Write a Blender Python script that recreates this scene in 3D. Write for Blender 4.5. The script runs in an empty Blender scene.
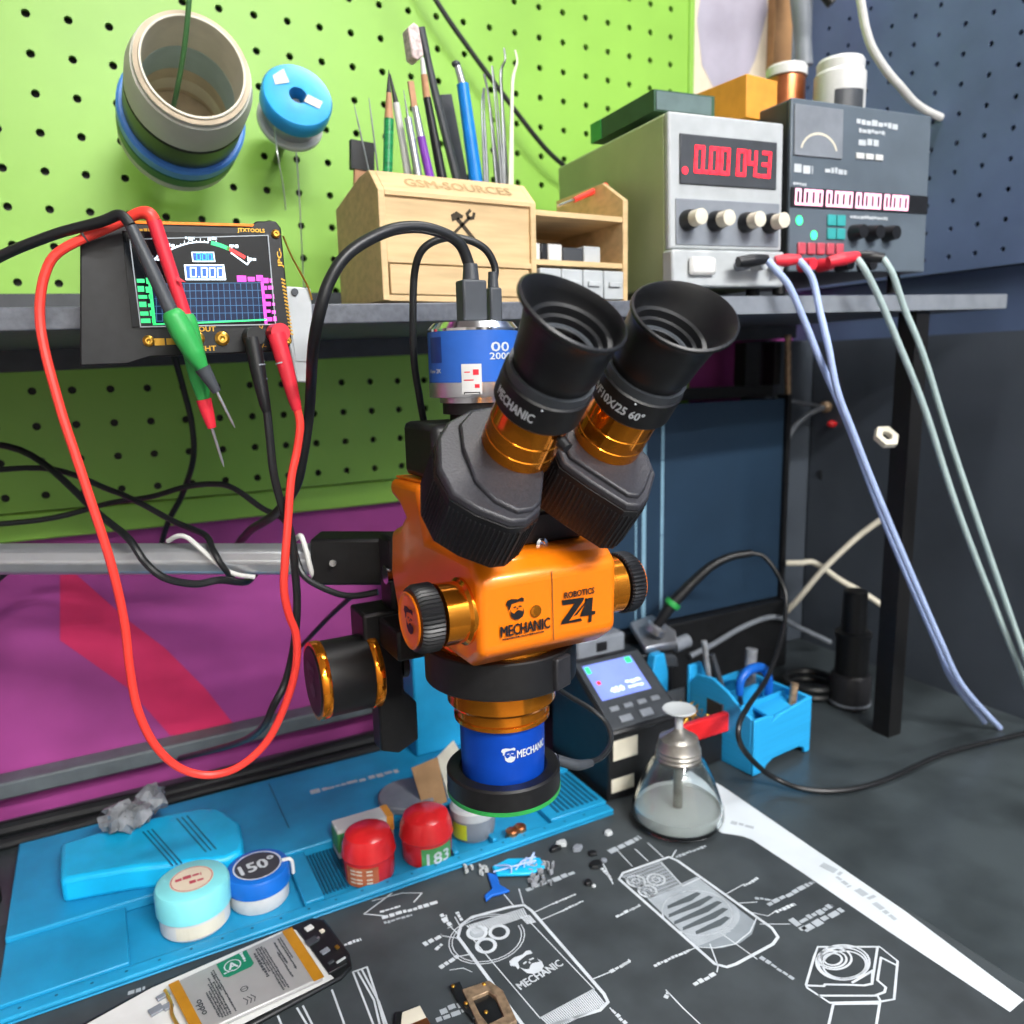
import bpy, bmesh, math, random
from mathutils import Vector as V, Matrix
random.seed(11)
SC = bpy.context.scene
COL = SC.collection
PI = math.pi

# ------------------------------------------------------------------ camera calibration (from the photo's vanishing points)
def _cam(psi, th, ro):
    psi, th, ro = map(math.radians, (psi, th, ro))
    fw = V((math.sin(psi)*math.cos(th), math.cos(psi)*math.cos(th), -math.sin(th)))
    r0 = V((math.cos(psi), -math.sin(psi), 0)); d0 = fw.cross(r0)
    if d0.z > 0: d0 = -d0
    return r0*math.cos(ro)+d0*math.sin(ro), -r0*math.sin(ro)+d0*math.cos(ro), fw
CR, CD, CF = _cam(28.12, 10.27, 1.39)
CC = V((0, 0, .4)); FL = 776.7
def ray(x, y): return CR*((x-512)/FL)+CD*((y-512)/FL)+CF
def pz(x, y, z): r = ray(x, y); return CC+r*((z-CC.z)/r.z)
def py(x, y, Y): r = ray(x, y); return CC+r*(Y/r.y)
def px(x, y, X): r = ray(x, y); return CC+r*(X/r.x)
def pd(x, y, d): return CC+ray(x, y)*d
def pplane(x, y, o, n): r = ray(x, y); return CC+r*((o-CC).dot(n)/r.dot(n))
def pm(p): return (V(p)-CC).dot(CF)/FL          # metres per photo pixel at a point
def zup(x, y, ypix):                            # height above (x,y,0) seen at picture row ypix
    a, b = -.3, 1.2
    for _ in range(40):
        m = (a+b)/2; q = V((x, y, m))-CC
        if 512+FL*q.dot(CD)/q.dot(CF) > ypix: a = m
        else: b = m
    return a
def foot(x, y, r, z=0):                         # centre of a round base whose front edge shows at (x,y)
    p = pz(x, y, z); h = V((p.x, p.y, 0)).normalized(); return p+h*r

# ------------------------------------------------------------------ materials
def lin(h):
    h = h.lstrip('#'); c = [int(h[i:i+2], 16)/255 for i in (0, 2, 4)]
    return [x/12.92 if x <= .04045 else ((x+.055)/1.055)**2.4 for x in c]+[1]
MATS = {}
def mat(name, col, rough=.5, metal=0, var=.06, scale=60, coat=0, trans=0, ior=1.45, emit=0, bump=0, alpha=1, spec=.5, stretch=None, tint=None):
    if name in MATS: return MATS[name]
    m = bpy.data.materials.new(name); m.use_nodes = True
    nt = m.node_tree; b = nt.nodes['Principled BSDF']
    c = lin(col)
    tc = nt.nodes.new('ShaderNodeTexCoord'); mp = nt.nodes.new('ShaderNodeMapping'); nz = nt.nodes.new('ShaderNodeTexNoise')
    nz.inputs['Scale'].default_value = scale; nz.inputs['Detail'].default_value = 4
    if stretch: mp.inputs['Scale'].default_value = stretch
    nt.links.new(tc.outputs['Object'], mp.inputs[0]); nt.links.new(mp.outputs[0], nz.inputs['Vector'])
    rp = nt.nodes.new('ShaderNodeValToRGB')
    lo = lin(tint) if tint else [max(0, x*(1-2.2*var)) for x in c[:3]]+[1]
    rp.color_ramp.elements[0].color = lo; rp.color_ramp.elements[0].position = .3
    rp.color_ramp.elements[1].color = [min(1, x*(1+var)) for x in c[:3]]+[1]; rp.color_ramp.elements[1].position = .62
    nt.links.new(nz.outputs['Fac'], rp.inputs[0]); nt.links.new(rp.outputs[0], b.inputs['Base Color'])
    b.inputs['Roughness'].default_value = rough; b.inputs['Metallic'].default_value = metal
    b.inputs['Coat Weight'].default_value = coat; b.inputs['Coat Roughness'].default_value = .08
    b.inputs['Transmission Weight'].default_value = trans; b.inputs['IOR'].default_value = ior
    b.inputs['Specular IOR Level'].default_value = spec; b.inputs['Alpha'].default_value = alpha
    if emit:
        b.inputs['Emission Color'].default_value = c; b.inputs['Emission Strength'].default_value = emit
    if bump:
        bp = nt.nodes.new('ShaderNodeBump'); bp.inputs['Strength'].default_value = bump; bp.inputs['Distance'].default_value = .001
        nt.links.new(nz.outputs['Fac'], bp.inputs['Height']); nt.links.new(bp.outputs[0], b.inputs['Normal'])
    MATS[name] = m; return m

M = dict(
 green=mat('lime_paint', '#8bbd4a', .42, var=.05, scale=6, bump=.03),
 purple=mat('purple_wall_paint', '#a3428d', .7, var=.08, scale=9, bump=.15),
 crimson=mat('crimson_wall_paint', '#d42a62', .7, var=.08, scale=9),
 navy=mat('navy_board', '#56688a', .5, var=.1, scale=8),
 room=mat('off_white_paint', '#b5b1aa', .8, var=.03, scale=3),
 floor=mat('grey_floor_tile', '#8b8780', .5, var=.1, scale=5),
 black=mat('black_plastic', '#1b1c1e', .38, var=.1, scale=90),
 blackm=mat('matte_black_metal', '#161617', .45, metal=.0, var=.1, scale=200, bump=.08),
 rubber=mat('black_rubber', '#17181a', .42, var=.1, scale=60),
 cable=mat('black_cable_jacket', '#1d1f21', .4, var=.08),
 housing=mat('charcoal_textured_plastic', '#303035', .42, var=.12, scale=900, bump=.25),
 housingd=mat('charcoal_ribbed_plastic', '#18181a', .45, var=.1, scale=600, bump=.2),
 psu=mat('slate_grey_panel', '#5b6670', .42, var=.06, scale=20),
 shade=mat('charcoal_panel', '#444b54', .5, var=.1, scale=8),
 lug=mat('dark_lug', '#2b2b2e', .4, var=.08),
 trunk=mat('dark_trunking', '#5d6569', .5, var=.08),
 navyd=mat('navy_patch', '#173a80', .4, var=.04),
 printk=mat('dim_print', '#848d93', .6, var=.05),
 readb=mat('readout_blue', '#2f5fae', .4, emit=.35, var=0),
 printx=mat('dark_print', '#4b5357', .6, var=.06),
 deepg=mat('deep_green_label', '#15795a', .5),
 shelf=mat('dark_grey_carbon_shelf', '#5a5e66', .45, var=.12, scale=220, bump=.1),
 table=mat('dark_tabletop_laminate', '#3a4144', .3, var=.18, scale=14),
 mat=mat('black_silicone_mat', '#3b4144', .5, var=.14, scale=22, bump=.04),
 print=mat('white_print', '#c4cbd0', .6, var=.05),
 printd=mat('grey_print', '#a3abb1', .6, var=.05),
 band=mat('white_mat_border', '#c9d1d6', .5, var=.03, scale=30),
 orange=mat('orange_gloss_paint', '#f77f0a', .3, metal=.18, var=.03, scale=20, coat=.35),
 anod=mat('orange_anodised_metal', '#f89428', .13, metal=.9, var=.03, scale=8),
 blueb=mat('blue_anodised_metal', '#0d4cc0', .34, metal=.35, var=.04),
 blue=mat('blue_sticker', '#2a62bd', .4, var=.04),
 silver=mat('brushed_silver', '#c9cbd0', .28, metal=.85, var=.06, scale=40),
 chrome=mat('chrome', '#e2e4e6', .14, metal=1, var=.03),
 steel=mat('tool_steel', '#7d8083', .3, metal=.9, var=.08),
 alu=mat('satin_aluminium', '#cfd2d6', .34, metal=.75, var=.05, scale=30),
 white=mat('white_plastic', '#d3d4d2', .45, var=.03),
 cream=mat('cream_plastic', '#d9d3c0', .5, var=.04),
 lgrey=mat('light_grey_plastic', '#b3b8ba', .45, var=.04),
 mgrey=mat('mid_grey_plastic', '#7e848c', .45, var=.06),
 dgrey=mat('dark_grey_plastic', '#3d4146', .45, var=.08),
 psuside=mat('olive_grey_metal_case', '#a3b086', .45, var=.05, scale=20),
 wood=mat('pale_birch_plywood', '#d0b284', .6, var=.07, scale=22, stretch=(1, 5, 9)),
 woodd=mat('engraved_brown_wood', '#a98c60', .7, var=.1),
 burn=mat('burnt_black_wood', '#3a3020', .7, var=.1),
 tray=mat('blue_tray_plastic', '#1c90bf', .42, var=.1, scale=18),
 trayd=mat('blue_tray_groove', '#125a7a', .5, var=.1, scale=18),
 cyan=mat('cyan_translucent_plastic', '#12aee0', .4, var=.08, scale=30),
 caddy=mat('sky_blue_printed_plastic', '#27a3e0', .5, var=.05, scale=8, stretch=(1, 1, 60), bump=.2),
 bluep=mat('royal_blue_plastic', '#1460c0', .4, var=.05),
 lidcyan=mat('aqua_plastic', '#84dde2', .35, var=.03),
 lidblue=mat('blue_lid_plastic', '#1567c4', .35, var=.04),
 red=mat('glossy_red_plastic', '#d8262a', .25, var=.05, coat=.3),
 redc=mat('red_lead_jacket', '#ee4036', .4, var=.04),
 redp=mat('red_grip_plastic', '#d92b3c', .45, var=.05),
 greeng=mat('green_grip_plastic', '#2f9b4a', .45, var=.05),
 labelg=mat('green_label', '#4d9a5a', .5, var=.08),
 labelr=mat('worn_red_label', '#b5633f', .6, var=.15, scale=120),
 board=mat('kraft_cardboard', '#9c7a55', .8, var=.08),
 brown=mat('brown_board', '#b58a5e', .7, var=.06),
 paper=mat('cream_paper', '#dccfb8', .8, var=.03),
 greyfig=mat('grey_print_figure', '#aba6b4', .8, var=.1, scale=12),
 glass=mat('clear_glass', '#f4fafa', .02, trans=1, ior=1.46, var=0),
 liquid=mat('cloudy_liquid', '#f2f5f2', .3, trans=.3, ior=1.33, var=.02),
 worn=mat('worn_nickel', '#a6a29a', .35, metal=.75, var=.15, scale=50),
 gold=mat('brass', '#d8a848', .3, metal=.9, var=.08),
 copper=mat('copper', '#c87a50', .3, metal=.9, var=.1),
 lens=mat('coated_lens_glass', '#2a2630', .05, var=.05, coat=1),
 pcb=mat('black_circuit_board', '#17191b', .4, var=.15, scale=150),
 screen=mat('dark_screen_glass', '#0c1218', .15, var=.05),
 ledred=mat('red_led', '#ff2a3c', .5, emit=1.3, var=0),
 ledpink=mat('pink_led', '#ffc4dc', .5, emit=1.2, var=0),
 ledgreen=mat('green_led', '#40ffa0', .5, emit=1.4, var=0),
 scrwhite=mat('screen_white', '#e4f4ff', .5, emit=.9, var=0),
 scrcyan=mat('screen_cyan', '#3cb4f0', .5, emit=.8, var=0),
 scrgreen=mat('screen_green', '#38d880', .5, emit=.7, var=0),
 scrred=mat('screen_red', '#f03838', .5, emit=.7, var=0),
 scrpink=mat('screen_magenta', '#e04ad0', .5, emit=.7, var=0),
 scrgrid=mat('screen_grid_blue', '#3d6f9c', .5, emit=.4, var=0),
 scrblue=mat('screen_navy', '#0a1a38', .2, emit=.5, var=0),
 lcd=mat('lit_lavender_screen', '#7486d8', .3, emit=.75, var=.1, scale=40),
 teal=mat('teal_button', '#3aa0a0', .4, var=.05),
 pinkb=mat('salmon_button', '#c0505e', .4, var=.05),
 battery=mat('silver_grey_foil', '#a7a7a6', .4, metal=.25, var=.03),
 tapey=mat('amber_tape', '#b07a1c', .35, var=.08),
 greenc=mat('dark_green_cable', '#3f6a3c', .45, var=.06),
 iceblue=mat('pale_blue_lead', '#a9bce6', .5, var=.04),
 mint=mat('pale_mint_lead', '#a9bdbc', .5, var=.04),
 whitec=mat('white_lead', '#dcdcd8', .5, var=.04),
 darkgreen=mat('dark_green_box', '#33553e', .6, var=.08),
 tealgrey=mat('grey_teal_card', '#5c6f70', .6, var=.08),
 orangebox=mat('orange_carton', '#e59a3a', .6, var=.05),
 bluemat=mat('deep_blue_silicone', '#22394f', .5, var=.06, scale=12),
 paleline=mat('pale_blue_line', '#86aec4', .5, var=.03),
 tapewhite=mat('ivory_paper_tape', '#cfd0c2', .65, var=.05, scale=20),
 tapecore=mat('beige_cardboard_core', '#c9b9a0', .8, var=.08),
 tapeblack=mat('black_tape', '#23291f', .35, var=.08),
 tapeblue=mat('blue_tape', '#4e8fe0', .4, var=.05),
 tapegreen=mat('green_tape', '#2c6a4a', .4, var=.05),
 solderblue=mat('blue_spool_plastic', '#33a8e8', .3, var=.1, scale=25),
 pencil=mat('green_pencil_paint', '#1f8a4e', .35, var=.2, scale=80, stretch=(1, 1, 6)),
 lead=mat('graphite', '#2e2f30', .5, var=.1),
 tan=mat('tan_wood', '#b98a66', .6, var=.08),
 bristle=mat('pale_bristles', '#d6c3bf', .9, var=.2, scale=300),
 violet=mat('violet_handle', '#7b3aa8', .35, var=.05),
 bluepen=mat('bright_blue_handle', '#1080d8', .35, var=.05),
 ivory=mat('ivory_coating', '#e6ead0', .4, var=.04),
 film=mat('clear_crumpled_film', '#a9adb2', .15, trans=.4, var=.25, scale=60, bump=.8),
 yellow=mat('yellow_green_rubber', '#b8c22a', .5, var=.05),
 shieldgold=mat('tan_shield_metal', '#a48b70', .4, metal=.5, var=.2, scale=200),
 lampglow=mat('ceiling_lamp_glow', '#ffffff', .5, emit=6, var=0),
)

# ------------------------------------------------------------------ mesh builder
ROOTM = {}
def frame(o, ax):
    ax = V(ax).normalized(); t = V((0, 0, 1)) if abs(ax.z) < .9 else V((1, 0, 0))
    u = t.cross(ax).normalized(); return u, ax.cross(u), ax
class MB:
    def __init__(s): s.bm = bmesh.new()
    def poly(s, pts):
        return s.bm.faces.new([s.bm.verts.new(p) for p in pts])
    def box(s, c, size, rot=None):
        c = V(c); h = V(size)/2; vs = []
        for i in (-1, 1):
            for j in (-1, 1):
                for k in (-1, 1):
                    d = V((i*h.x, j*h.y, k*h.z))
                    if rot: d = rot @ d
                    vs.append(s.bm.verts.new(c+d))
        for f in ((0, 1, 3, 2), (4, 6, 7, 5), (0, 4, 5, 1), (2, 3, 7, 6), (0, 2, 6, 4), (1, 5, 7, 3)):
            s.bm.faces.new([vs[i] for i in f])
        return s
    def bx(s, x0, x1, y0, y1, z0, z1): return s.box(((x0+x1)/2, (y0+y1)/2, (z0+z1)/2), (x1-x0, y1-y0, z1-z0))
    def prism(s, pts, vec, scale=1.0):
        pts = [V(p) for p in pts]; vec = V(vec); c = sum(pts, V())/len(pts)
        a = [s.bm.verts.new(p) for p in pts]; b = [s.bm.verts.new(c+(p-c)*scale+vec) for p in pts]
        n = len(pts); s.bm.faces.new(a); s.bm.faces.new(b[::-1])
        for i in range(n): s.bm.faces.new((a[i], b[i], b[(i+1) % n], a[(i+1) % n]))
        return s
    def loft(s, rings, cap=True):
        R = [[s.bm.verts.new(p) for p in r] for r in rings]; n = len(R[0])
        for a, b in zip(R, R[1:]):
            for i in range(n): s.bm.faces.new((a[i], a[(i+1) % n], b[(i+1) % n], b[i]))
        if cap: s.bm.faces.new(R[0][::-1]); s.bm.faces.new(R[-1])
        return s
    def lathe(s, prof, o, ax=(0, 0, 1), seg=40, ridge=0, closed=False):
        o = V(o); u, v, w = frame(o, ax); rings = []
        for r, h in prof:
            if r < 1e-6: rings.append([s.bm.verts.new(o+w*h)])
            else:
                rings.append([s.bm.verts.new(o+w*h+(u*math.cos(2*PI*i/seg)+v*math.sin(2*PI*i/seg))*(r*(1-(ridge if i % 2 else 0)))) for i in range(seg)])
        pr = list(zip(rings, rings[1:]))
        if closed: pr.append((rings[-1], rings[0]))
        for a, b in pr:
            if len(a) == 1 and len(b) == 1: continue
            for i in range(seg):
                j = (i+1) % seg
                if len(a) == 1: s.bm.faces.new((a[0], b[i], b[j]))
                elif len(b) == 1: s.bm.faces.new((a[i], a[j], b[0]))
                else: s.bm.faces.new((a[i], a[j], b[j], b[i]))
        return s
    def cyl(s, p0, p1, r0, r1=None, seg=24):
        p0, p1 = V(p0), V(p1); d = p1-p0; L = d.length; r1 = r0 if r1 is None else r1
        return s.lathe([(0, 0), (r0, 0), (r1, L), (0, L)], p0, d, seg)
    def ball(s, c, r, sc=(1, 1, 1), seg=16):
        n = seg//2; prof = [(r*math.sin(PI*i/n), -r*math.cos(PI*i/n)) for i in range(n+1)]
        prof[0] = (0, -r); prof[-1] = (0, r)
        k = len(s.bm.verts); s.lathe(prof, (0, 0, 0), (0, 0, 1), seg)
        s.bm.verts.ensure_lookup_table()
        for vv in s.bm.verts[k:]: vv.co = V(c)+V((vv.co.x*sc[0], vv.co.y*sc[1], vv.co.z*sc[2]))
        return s
    def tube(s, pts, r, seg=10, sub=8, smooth=True):
        pts = [V(p) for p in pts]; rs = r if isinstance(r, (list, tuple)) else [r]*len(pts)
        P, Rr = [], []
        if smooth and len(pts) > 2:
            for i in range(len(pts)-1):
                p0, p1, p2, p3 = pts[max(i-1, 0)], pts[i], pts[i+1], pts[min(i+2, len(pts)-1)]
                for k in range(sub):
                    t = k/sub
                    P.append(.5*((2*p1)+(p2-p0)*t+(2*p0-5*p1+4*p2-p3)*t*t+(3*p1-p0-3*p2+p3)*t**3)); Rr.append(rs[i]*(1-t)+rs[i+1]*t)
            P.append(pts[-1]); Rr.append(rs[-1])
        else: P, Rr = pts, rs
        u = None; rings = []
        for i, p in enumerate(P):
            d = (P[min(i+1, len(P)-1)]-P[max(i-1, 0)])
            d = d.normalized() if d.length > 1e-9 else V((0, 0, 1))
            if u is None: u = frame(p, d)[0]
            else:
                u = u-d*u.dot(d); u = u.normalized() if u.length > 1e-6 else frame(p, d)[0]
            v = d.cross(u)
            rings.append([p+(u*math.cos(2*PI*k/seg)+v*math.sin(2*PI*k/seg))*Rr[i] for k in range(seg)])
        return s.loft(rings)
    def mesh(s, vs, fs, fn):
        b = [s.bm.verts.new(fn(p)) for p in vs]
        for f in fs:
            try: s.bm.faces.new([b[i] for i in f])
            except ValueError: pass
        return s
    def strip(s, pts, w, n, lift=0, closed=False):     # flat drawn line of width w on a plane of normal n
        pts = [V(p) for p in pts]; n = V(n).normalized()
        if closed: pts = pts+[pts[0]]
        if len(pts) > 8:                             # long curves: one mitred ribbon without overlaps
            N = len(pts); cl = (pts[0]-pts[-1]).length < 1e-6; L_, R_ = [], []
            for i, p in enumerate(pts):
                a = pts[i-1] if i else (pts[-2] if cl else p); b = pts[i+1] if i < N-1 else (pts[1] if cl else p)
                d = (b-a); d = d.normalized() if d.length > 1e-9 else V((1, 0, 0)); sd = n.cross(d)*(w/2)
                L_.append(s.bm.verts.new(p-sd+n*lift)); R_.append(s.bm.verts.new(p+sd+n*lift))
            for i in range(N-1): s.bm.faces.new((L_[i], L_[i+1], R_[i+1], R_[i]))
            return s
        for k, (a, b) in enumerate(zip(pts, pts[1:])):
            d = b-a
            if d.length < 1e-7: continue
            d.normalize(); sd = n.cross(d)*(w/2); e = d*(w*.35); a = a+n*(k%3*.00002); b = b+n*(k%3*.00002)
            s.poly([a-e-sd+n*lift, b+e-sd+n*lift, b+e+sd+n*lift, a-e+sd+n*lift])
        return s
    def build(s, name, m, parent=None, loc=None, bevel=0, bseg=2, angle=35, flat=False, tags=None, recalc=True, local=False):
        bm = s.bm
        if recalc: bmesh.ops.recalc_face_normals(bm, faces=bm.faces)
        me = bpy.data.meshes.new(name); bm.to_mesh(me); bm.free()
        o = bpy.data.objects.new(name, me); COL.objects.link(o)
        if parent is not None:
            o.parent = parent
            mw = ROOTM[parent.name]; ROOTM[o.name] = mw
            if not local: me.transform(mw.inverted())
        else:
            L = V(loc) if loc is not None else V((0, 0, 0))
            o.location = L; me.transform(Matrix.Translation(-L)); ROOTM[o.name] = Matrix.Translation(L)
        me.materials.append(m if not isinstance(m, str) else M[m])
        if not flat:
            for p in me.polygons: p.use_smooth = True
            me.set_sharp_from_angle(angle=math.radians(angle))
        if bevel:
            b = o.modifiers.new('bevel', 'BEVEL'); b.width = bevel; b.segments = bseg; b.limit_method = 'ANGLE'; b.angle_limit = math.radians(40)
        if tags: tag(o, *tags)
        return o
def tag(o, label=None, cat=None, group=None, kind=None):
    if label: o['label'] = label
    if cat: o['category'] = cat
    if group: o['group'] = group
    if kind: o['kind'] = kind
    return o
def thing(name, label, cat, loc=(0, 0, 0), rot=(0, 0, 0), group=None):
    o = bpy.data.objects.new(name, None); COL.objects.link(o); o.empty_display_size = .01
    o.location = loc; o.rotation_euler = rot
    from mathutils import Euler
    ROOTM[o.name] = Matrix.Translation(V(loc)) @ Euler(rot).to_matrix().to_4x4()
    return tag(o, label, cat, group)
def struct(mb, name, m, **k): return tag(mb.build(name, m, **k), kind='structure')

# ------------------------------------------------------------------ lettering
_TX = {}
def tx(s):                                       # text as flat verts/faces with cap height about .7, origin at its centre
    if s in _TX: return _TX[s]
    c = bpy.data.curves.new('lettering', 'FONT'); c.body = s; c.size = 1; c.align_x = 'CENTER'; c.align_y = 'CENTER'; c.resolution_u = 2; c.offset = 0
    o = bpy.data.objects.new('lettering', c)
    me = bpy.data.meshes.new_from_object(o)
    vs = [V(v.co) for v in me.vertices]; fs = [tuple(p.vertices) for p in me.polygons]
    bpy.data.objects.remove(o); bpy.data.curves.remove(c); bpy.data.meshes.remove(me)
    x0 = min(v.x for v in vs); x1 = max(v.x for v in vs); y0 = min(v.y for v in vs); y1 = max(v.y for v in vs)
    vs = [((v.x-(x0+x1)/2)/(x1-x0), (v.y-(y0+y1)/2)/(y1-y0)) for v in vs]
    _TX[s] = (vs, fs); return _TX[s]
def text(mb, s, O, u, v, w, h, lift=.0003):      # unit box text -> plane at O, u to the right, v up
    O, u, v = V(O), V(u).normalized(), V(v).normalized(); n = u.cross(v)
    vs, fs = tx(s); b = h*.045
    for k, (dx, dy) in enumerate(((0, 0), (b, 0), (-b, 0), (0, b*.7), (0, -b*.7))): mb.mesh(vs, fs, lambda p: O+u*(p[0]*w+dx)+v*(p[1]*h+dy)+n*(lift+k*.00001))
    return mb
def text_cyl(mb, s, O, ax, ref, r, w, h, lift=.0003):   # wrapped round a cylinder; ref = outward direction at the text's middle; ax = up
    O, ax = V(O), V(ax).normalized(); ref = V(ref); ref = (ref-ax*ref.dot(ax)).normalized(); t = ax.cross(ref)
    vs, fs = tx(s)
    def fn(p):
        a = p[0]*w/r; return O+(ref*math.cos(a)+t*math.sin(a))*(r+lift)+ax*(p[1]*h)
    for dx, dy in ((0, 0), (.035, 0), (-.035, 0), (0, .03), (0, -.03)):
        mb.mesh([(p[0]+dx*h/w, p[1]+dy) for p in vs], fs, fn); lift += .00001
    return mb
SEG = {'0': 'abcdef', '1': 'bc', '2': 'abged', '3': 'abgcd', '4': 'fgbc', '5': 'afgcd', '6': 'afgedc', '7': 'abc', '8': 'abcdefg', '9': 'abcfgd'}
def seven(mb, s, O, u, v, w, h, lift=.0004, lw=None):   # seven-segment digits, O = lower left corner
    O, u, v = V(O), V(u).normalized(), V(v).normalized(); n = u.cross(v)
    nd = sum(.35 if ch == '.' else 1 for ch in s); cw = w/nd; lw = lw or h*.15; x = 0
    for ch in s:
        if ch == '.':
            mb.strip([O+u*(x+cw*.1), O+u*(x+cw*.2)], lw, n, lift); x += cw*.35; continue
        if ch in SEG:
            a, b = x+cw*.14, x+cw*.8; P = lambda i, j: O+u*i+v*(j*h)+u*(j*h*.06)
            L = dict(a=((a, 1), (b, 1)), b=((b, 1), (b, .5)), c=((b, .5), (b, 0)), d=((a, 0), (b, 0)), e=((a, 0), (a, .5)), f=((a, .5), (a, 1)), g=((a, .5), (b, .5)))
            for k in SEG[ch]: mb.strip([P(*L[k][0]), P(*L[k][1])], lw, n, lift)
        x += cw
    return mb
def dashes(mb, O, u, v, w, h, lift=.0003):       # an unreadably small line of print
    O, u, v = V(O), V(u).normalized(), V(v).normalized(); n = u.cross(v); x = -w/2
    while x < w/2:
        l = min(random.uniform(.6, 1.5)*h, w/2-x)
        hh = h*random.uniform(.55, 1); y = random.uniform(-.12, .12)*h
        mb.poly([O+u*x+v*(y-hh/2)+n*lift, O+u*(x+l)+v*(y-hh/2)+n*lift, O+u*(x+l)+v*(y+hh/2)+n*lift, O+u*x+v*(y+hh/2)+n*lift]); x += l+h*.22
    return mb
def disc(mb, O, u, v, r, seg=24, lift=.0003, r2=None):
    O, u, v = V(O), V(u).normalized(), V(v).normalized(); n = u.cross(v); r2 = r2 or r
    mb.poly([O+u*(r*math.cos(2*PI*i/seg))+v*(r2*math.sin(2*PI*i/seg))+n*lift for i in range(seg)]); return mb
def circ(O, u, v, r, seg=24, r2=None):
    O, u, v = V(O), V(u).normalized(), V(v).normalized(); r2 = r2 or r
    return [O+u*(r*math.cos(2*PI*i/seg))+v*(r2*math.sin(2*PI*i/seg)) for i in range(seg)]
def emblem(mb, O, u, v, s, lift=.0003, fn=None):  # a small bearded head emblem in a unit box
    shapes = [
     [(-.5, .28), (-.42, .46), (-.2, .5), (.1, .44), (.3, .5), (.42, .44), (.4, .28), (.2, .34), (-.05, .3), (-.22, .26), (-.3, .05), (-.4, 0), (-.38, .16)],
     [(-.3, .05), (-.22, -.12), (-.1, -.2), (.02, -.1), (.12, -.06), (.24, -.1), (.36, -.16), (.38, .02), (.42, -.2), (.34, -.4), (.14, -.5), (-.1, -.46), (-.26, -.3)],
     [(-.12, .12), (.02, .14), (.02, .08), (-.12, .06)], [(.14, .14), (.3, .12), (.3, .06), (.14, .08)],
     [(.06, .06), (.1, .06), (.12, -.02), (.04, -.02)]]
    O, u, v = V(O), V(u).normalized(), V(v).normalized(); n = u.cross(v)
    for sh in shapes: mb.poly([(fn(a*s, b*s) if fn else O+u*(a*s)+v*(b*s)+n*lift) for a, b in sh])
    return mb
def lathe_thing(name, m, prof, o, label, cat, ax=(0, 0, 1), seg=40, group=None):
    return MB().lathe(prof, o, ax, seg).build(name, m, loc=o, tags=(label, cat, group))

# ================================================================== ROOM
WY = .815                                         # wall face; the pegboard hangs on it
FX0, FX1, FY0, CZ, FZ = -1.7, .90, -1.7, 1.62, -.75
struct(MB().bx(FX0, FX1, FY0, WY, FZ-.06, FZ), 'floor', 'floor')
struct(MB().bx(FX0, FX1, FY0, WY, CZ, CZ+.06), 'ceiling', 'room')
struct(MB().bx(FX0-.06, FX1+.06, WY, WY+.06, FZ-.06, CZ+.06), 'wall_back', 'purple')
struct(MB().bx(FX0-.06, FX0, FY0, WY, FZ-.06, CZ+.06), 'wall_left', 'room')
struct(MB().bx(FX1, FX1+.06, FY0, WY, FZ-.06, CZ+.06), 'wall_right', 'navy')
struct(MB().bx(FX0-.06, FX1+.06, FY0-.06, FY0, FZ-.06, CZ+.06), 'wall_front', 'room')
# crimson stripe painted across the purple wall
pts = [py(x, y, WY) for x, y in ((60, 560), (128, 620), (165, 648), (205, 688), (232, 722), (236, 735), (170, 735), (128, 688), (60, 640))]
mb = MB(); mb.poly([p+V((0, -.0006, 0)) for p in pts])
tag(mb.build('trim_1', 'crimson'), kind='structure')

# workbench
wb = thing('workbench', 'dark grey topped workbench under all the repair gear', 'table', (0, 0, FZ))
MB().bx(-.9, FX1-.005, -.02, WY-.002, -.03, 0).build('tabletop', 'table', wb, bevel=.003)
for x in (-.85, .85):
    for y in (.03, .76): MB().bx(x-.025, x+.025, y-.025, y+.025, FZ, -.03).build('leg', 'blackm', wb)

# green pegboard with real holes
PX, PZ, PP = .1401, .7283, .0305
def pegsheet(mb, x0, x1, z0, z1, fn, px0, pz0, pitch, r):
    i0 = math.floor((x0-px0)/pitch+.5); i1 = math.ceil((x1-px0)/pitch-.5); j0 = math.floor((z0-pz0)/pitch+.5); j1 = math.ceil((z1-pz0)/pitch-.5)
    n = 12
    for i in range(i0, i1+1):
        for j in range(j0, j1+1):
            cx, cz = px0+i*pitch, pz0+j*pitch
            ax0, ax1 = max(x0, cx-pitch/2), min(x1, cx+pitch/2); az0, az1 = max(z0, cz-pitch/2), min(z1, cz+pitch/2)
            if ax1-ax0 < 1e-5 or az1-az0 < 1e-5: continue
            if ax0 > cx-r-.001 or ax1 < cx+r+.001 or az0 > cz-r-.001 or az1 < cz+r+.001:
                mb.poly([fn(ax0, az0, 0), fn(ax1, az0, 0), fn(ax1, az1, 0), fn(ax0, az1, 0)]); continue
            inn, out, bk = [], [], []
            for k in range(n):
                a = 2*PI*k/n+PI/4; c, s = math.cos(a), math.sin(a); m = max(abs(c), abs(s))
                inn.append(mb.bm.verts.new(fn(cx+r*c, cz+r*s, 0))); bk.append(mb.bm.verts.new(fn(cx+r*c, cz+r*s, .004)))
                ox, oz = c/m, s/m
                out.append(mb.bm.verts.new(fn(cx+ox*((ax1-cx) if ox > 0 else (cx-ax0)), cz+oz*((az1-cz) if oz > 0 else (cz-az0)), 0)))
            for k in range(n):
                l = (k+1) % n
                mb.bm.faces.new((out[k], out[l], inn[l], inn[k])); mb.bm.faces.new((inn[k], inn[l], bk[l], bk[k]))
pg = thing('pegboard', 'lime green pegboard hung on the purple wall', 'pegboard', (.15, .80, .262))
mb = MB(); pegsheet(mb, -.42, .690, .288, 1.12, lambda x, z, d: V((x, .80+d, z)), PX, PZ, PP, .0034)
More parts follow.
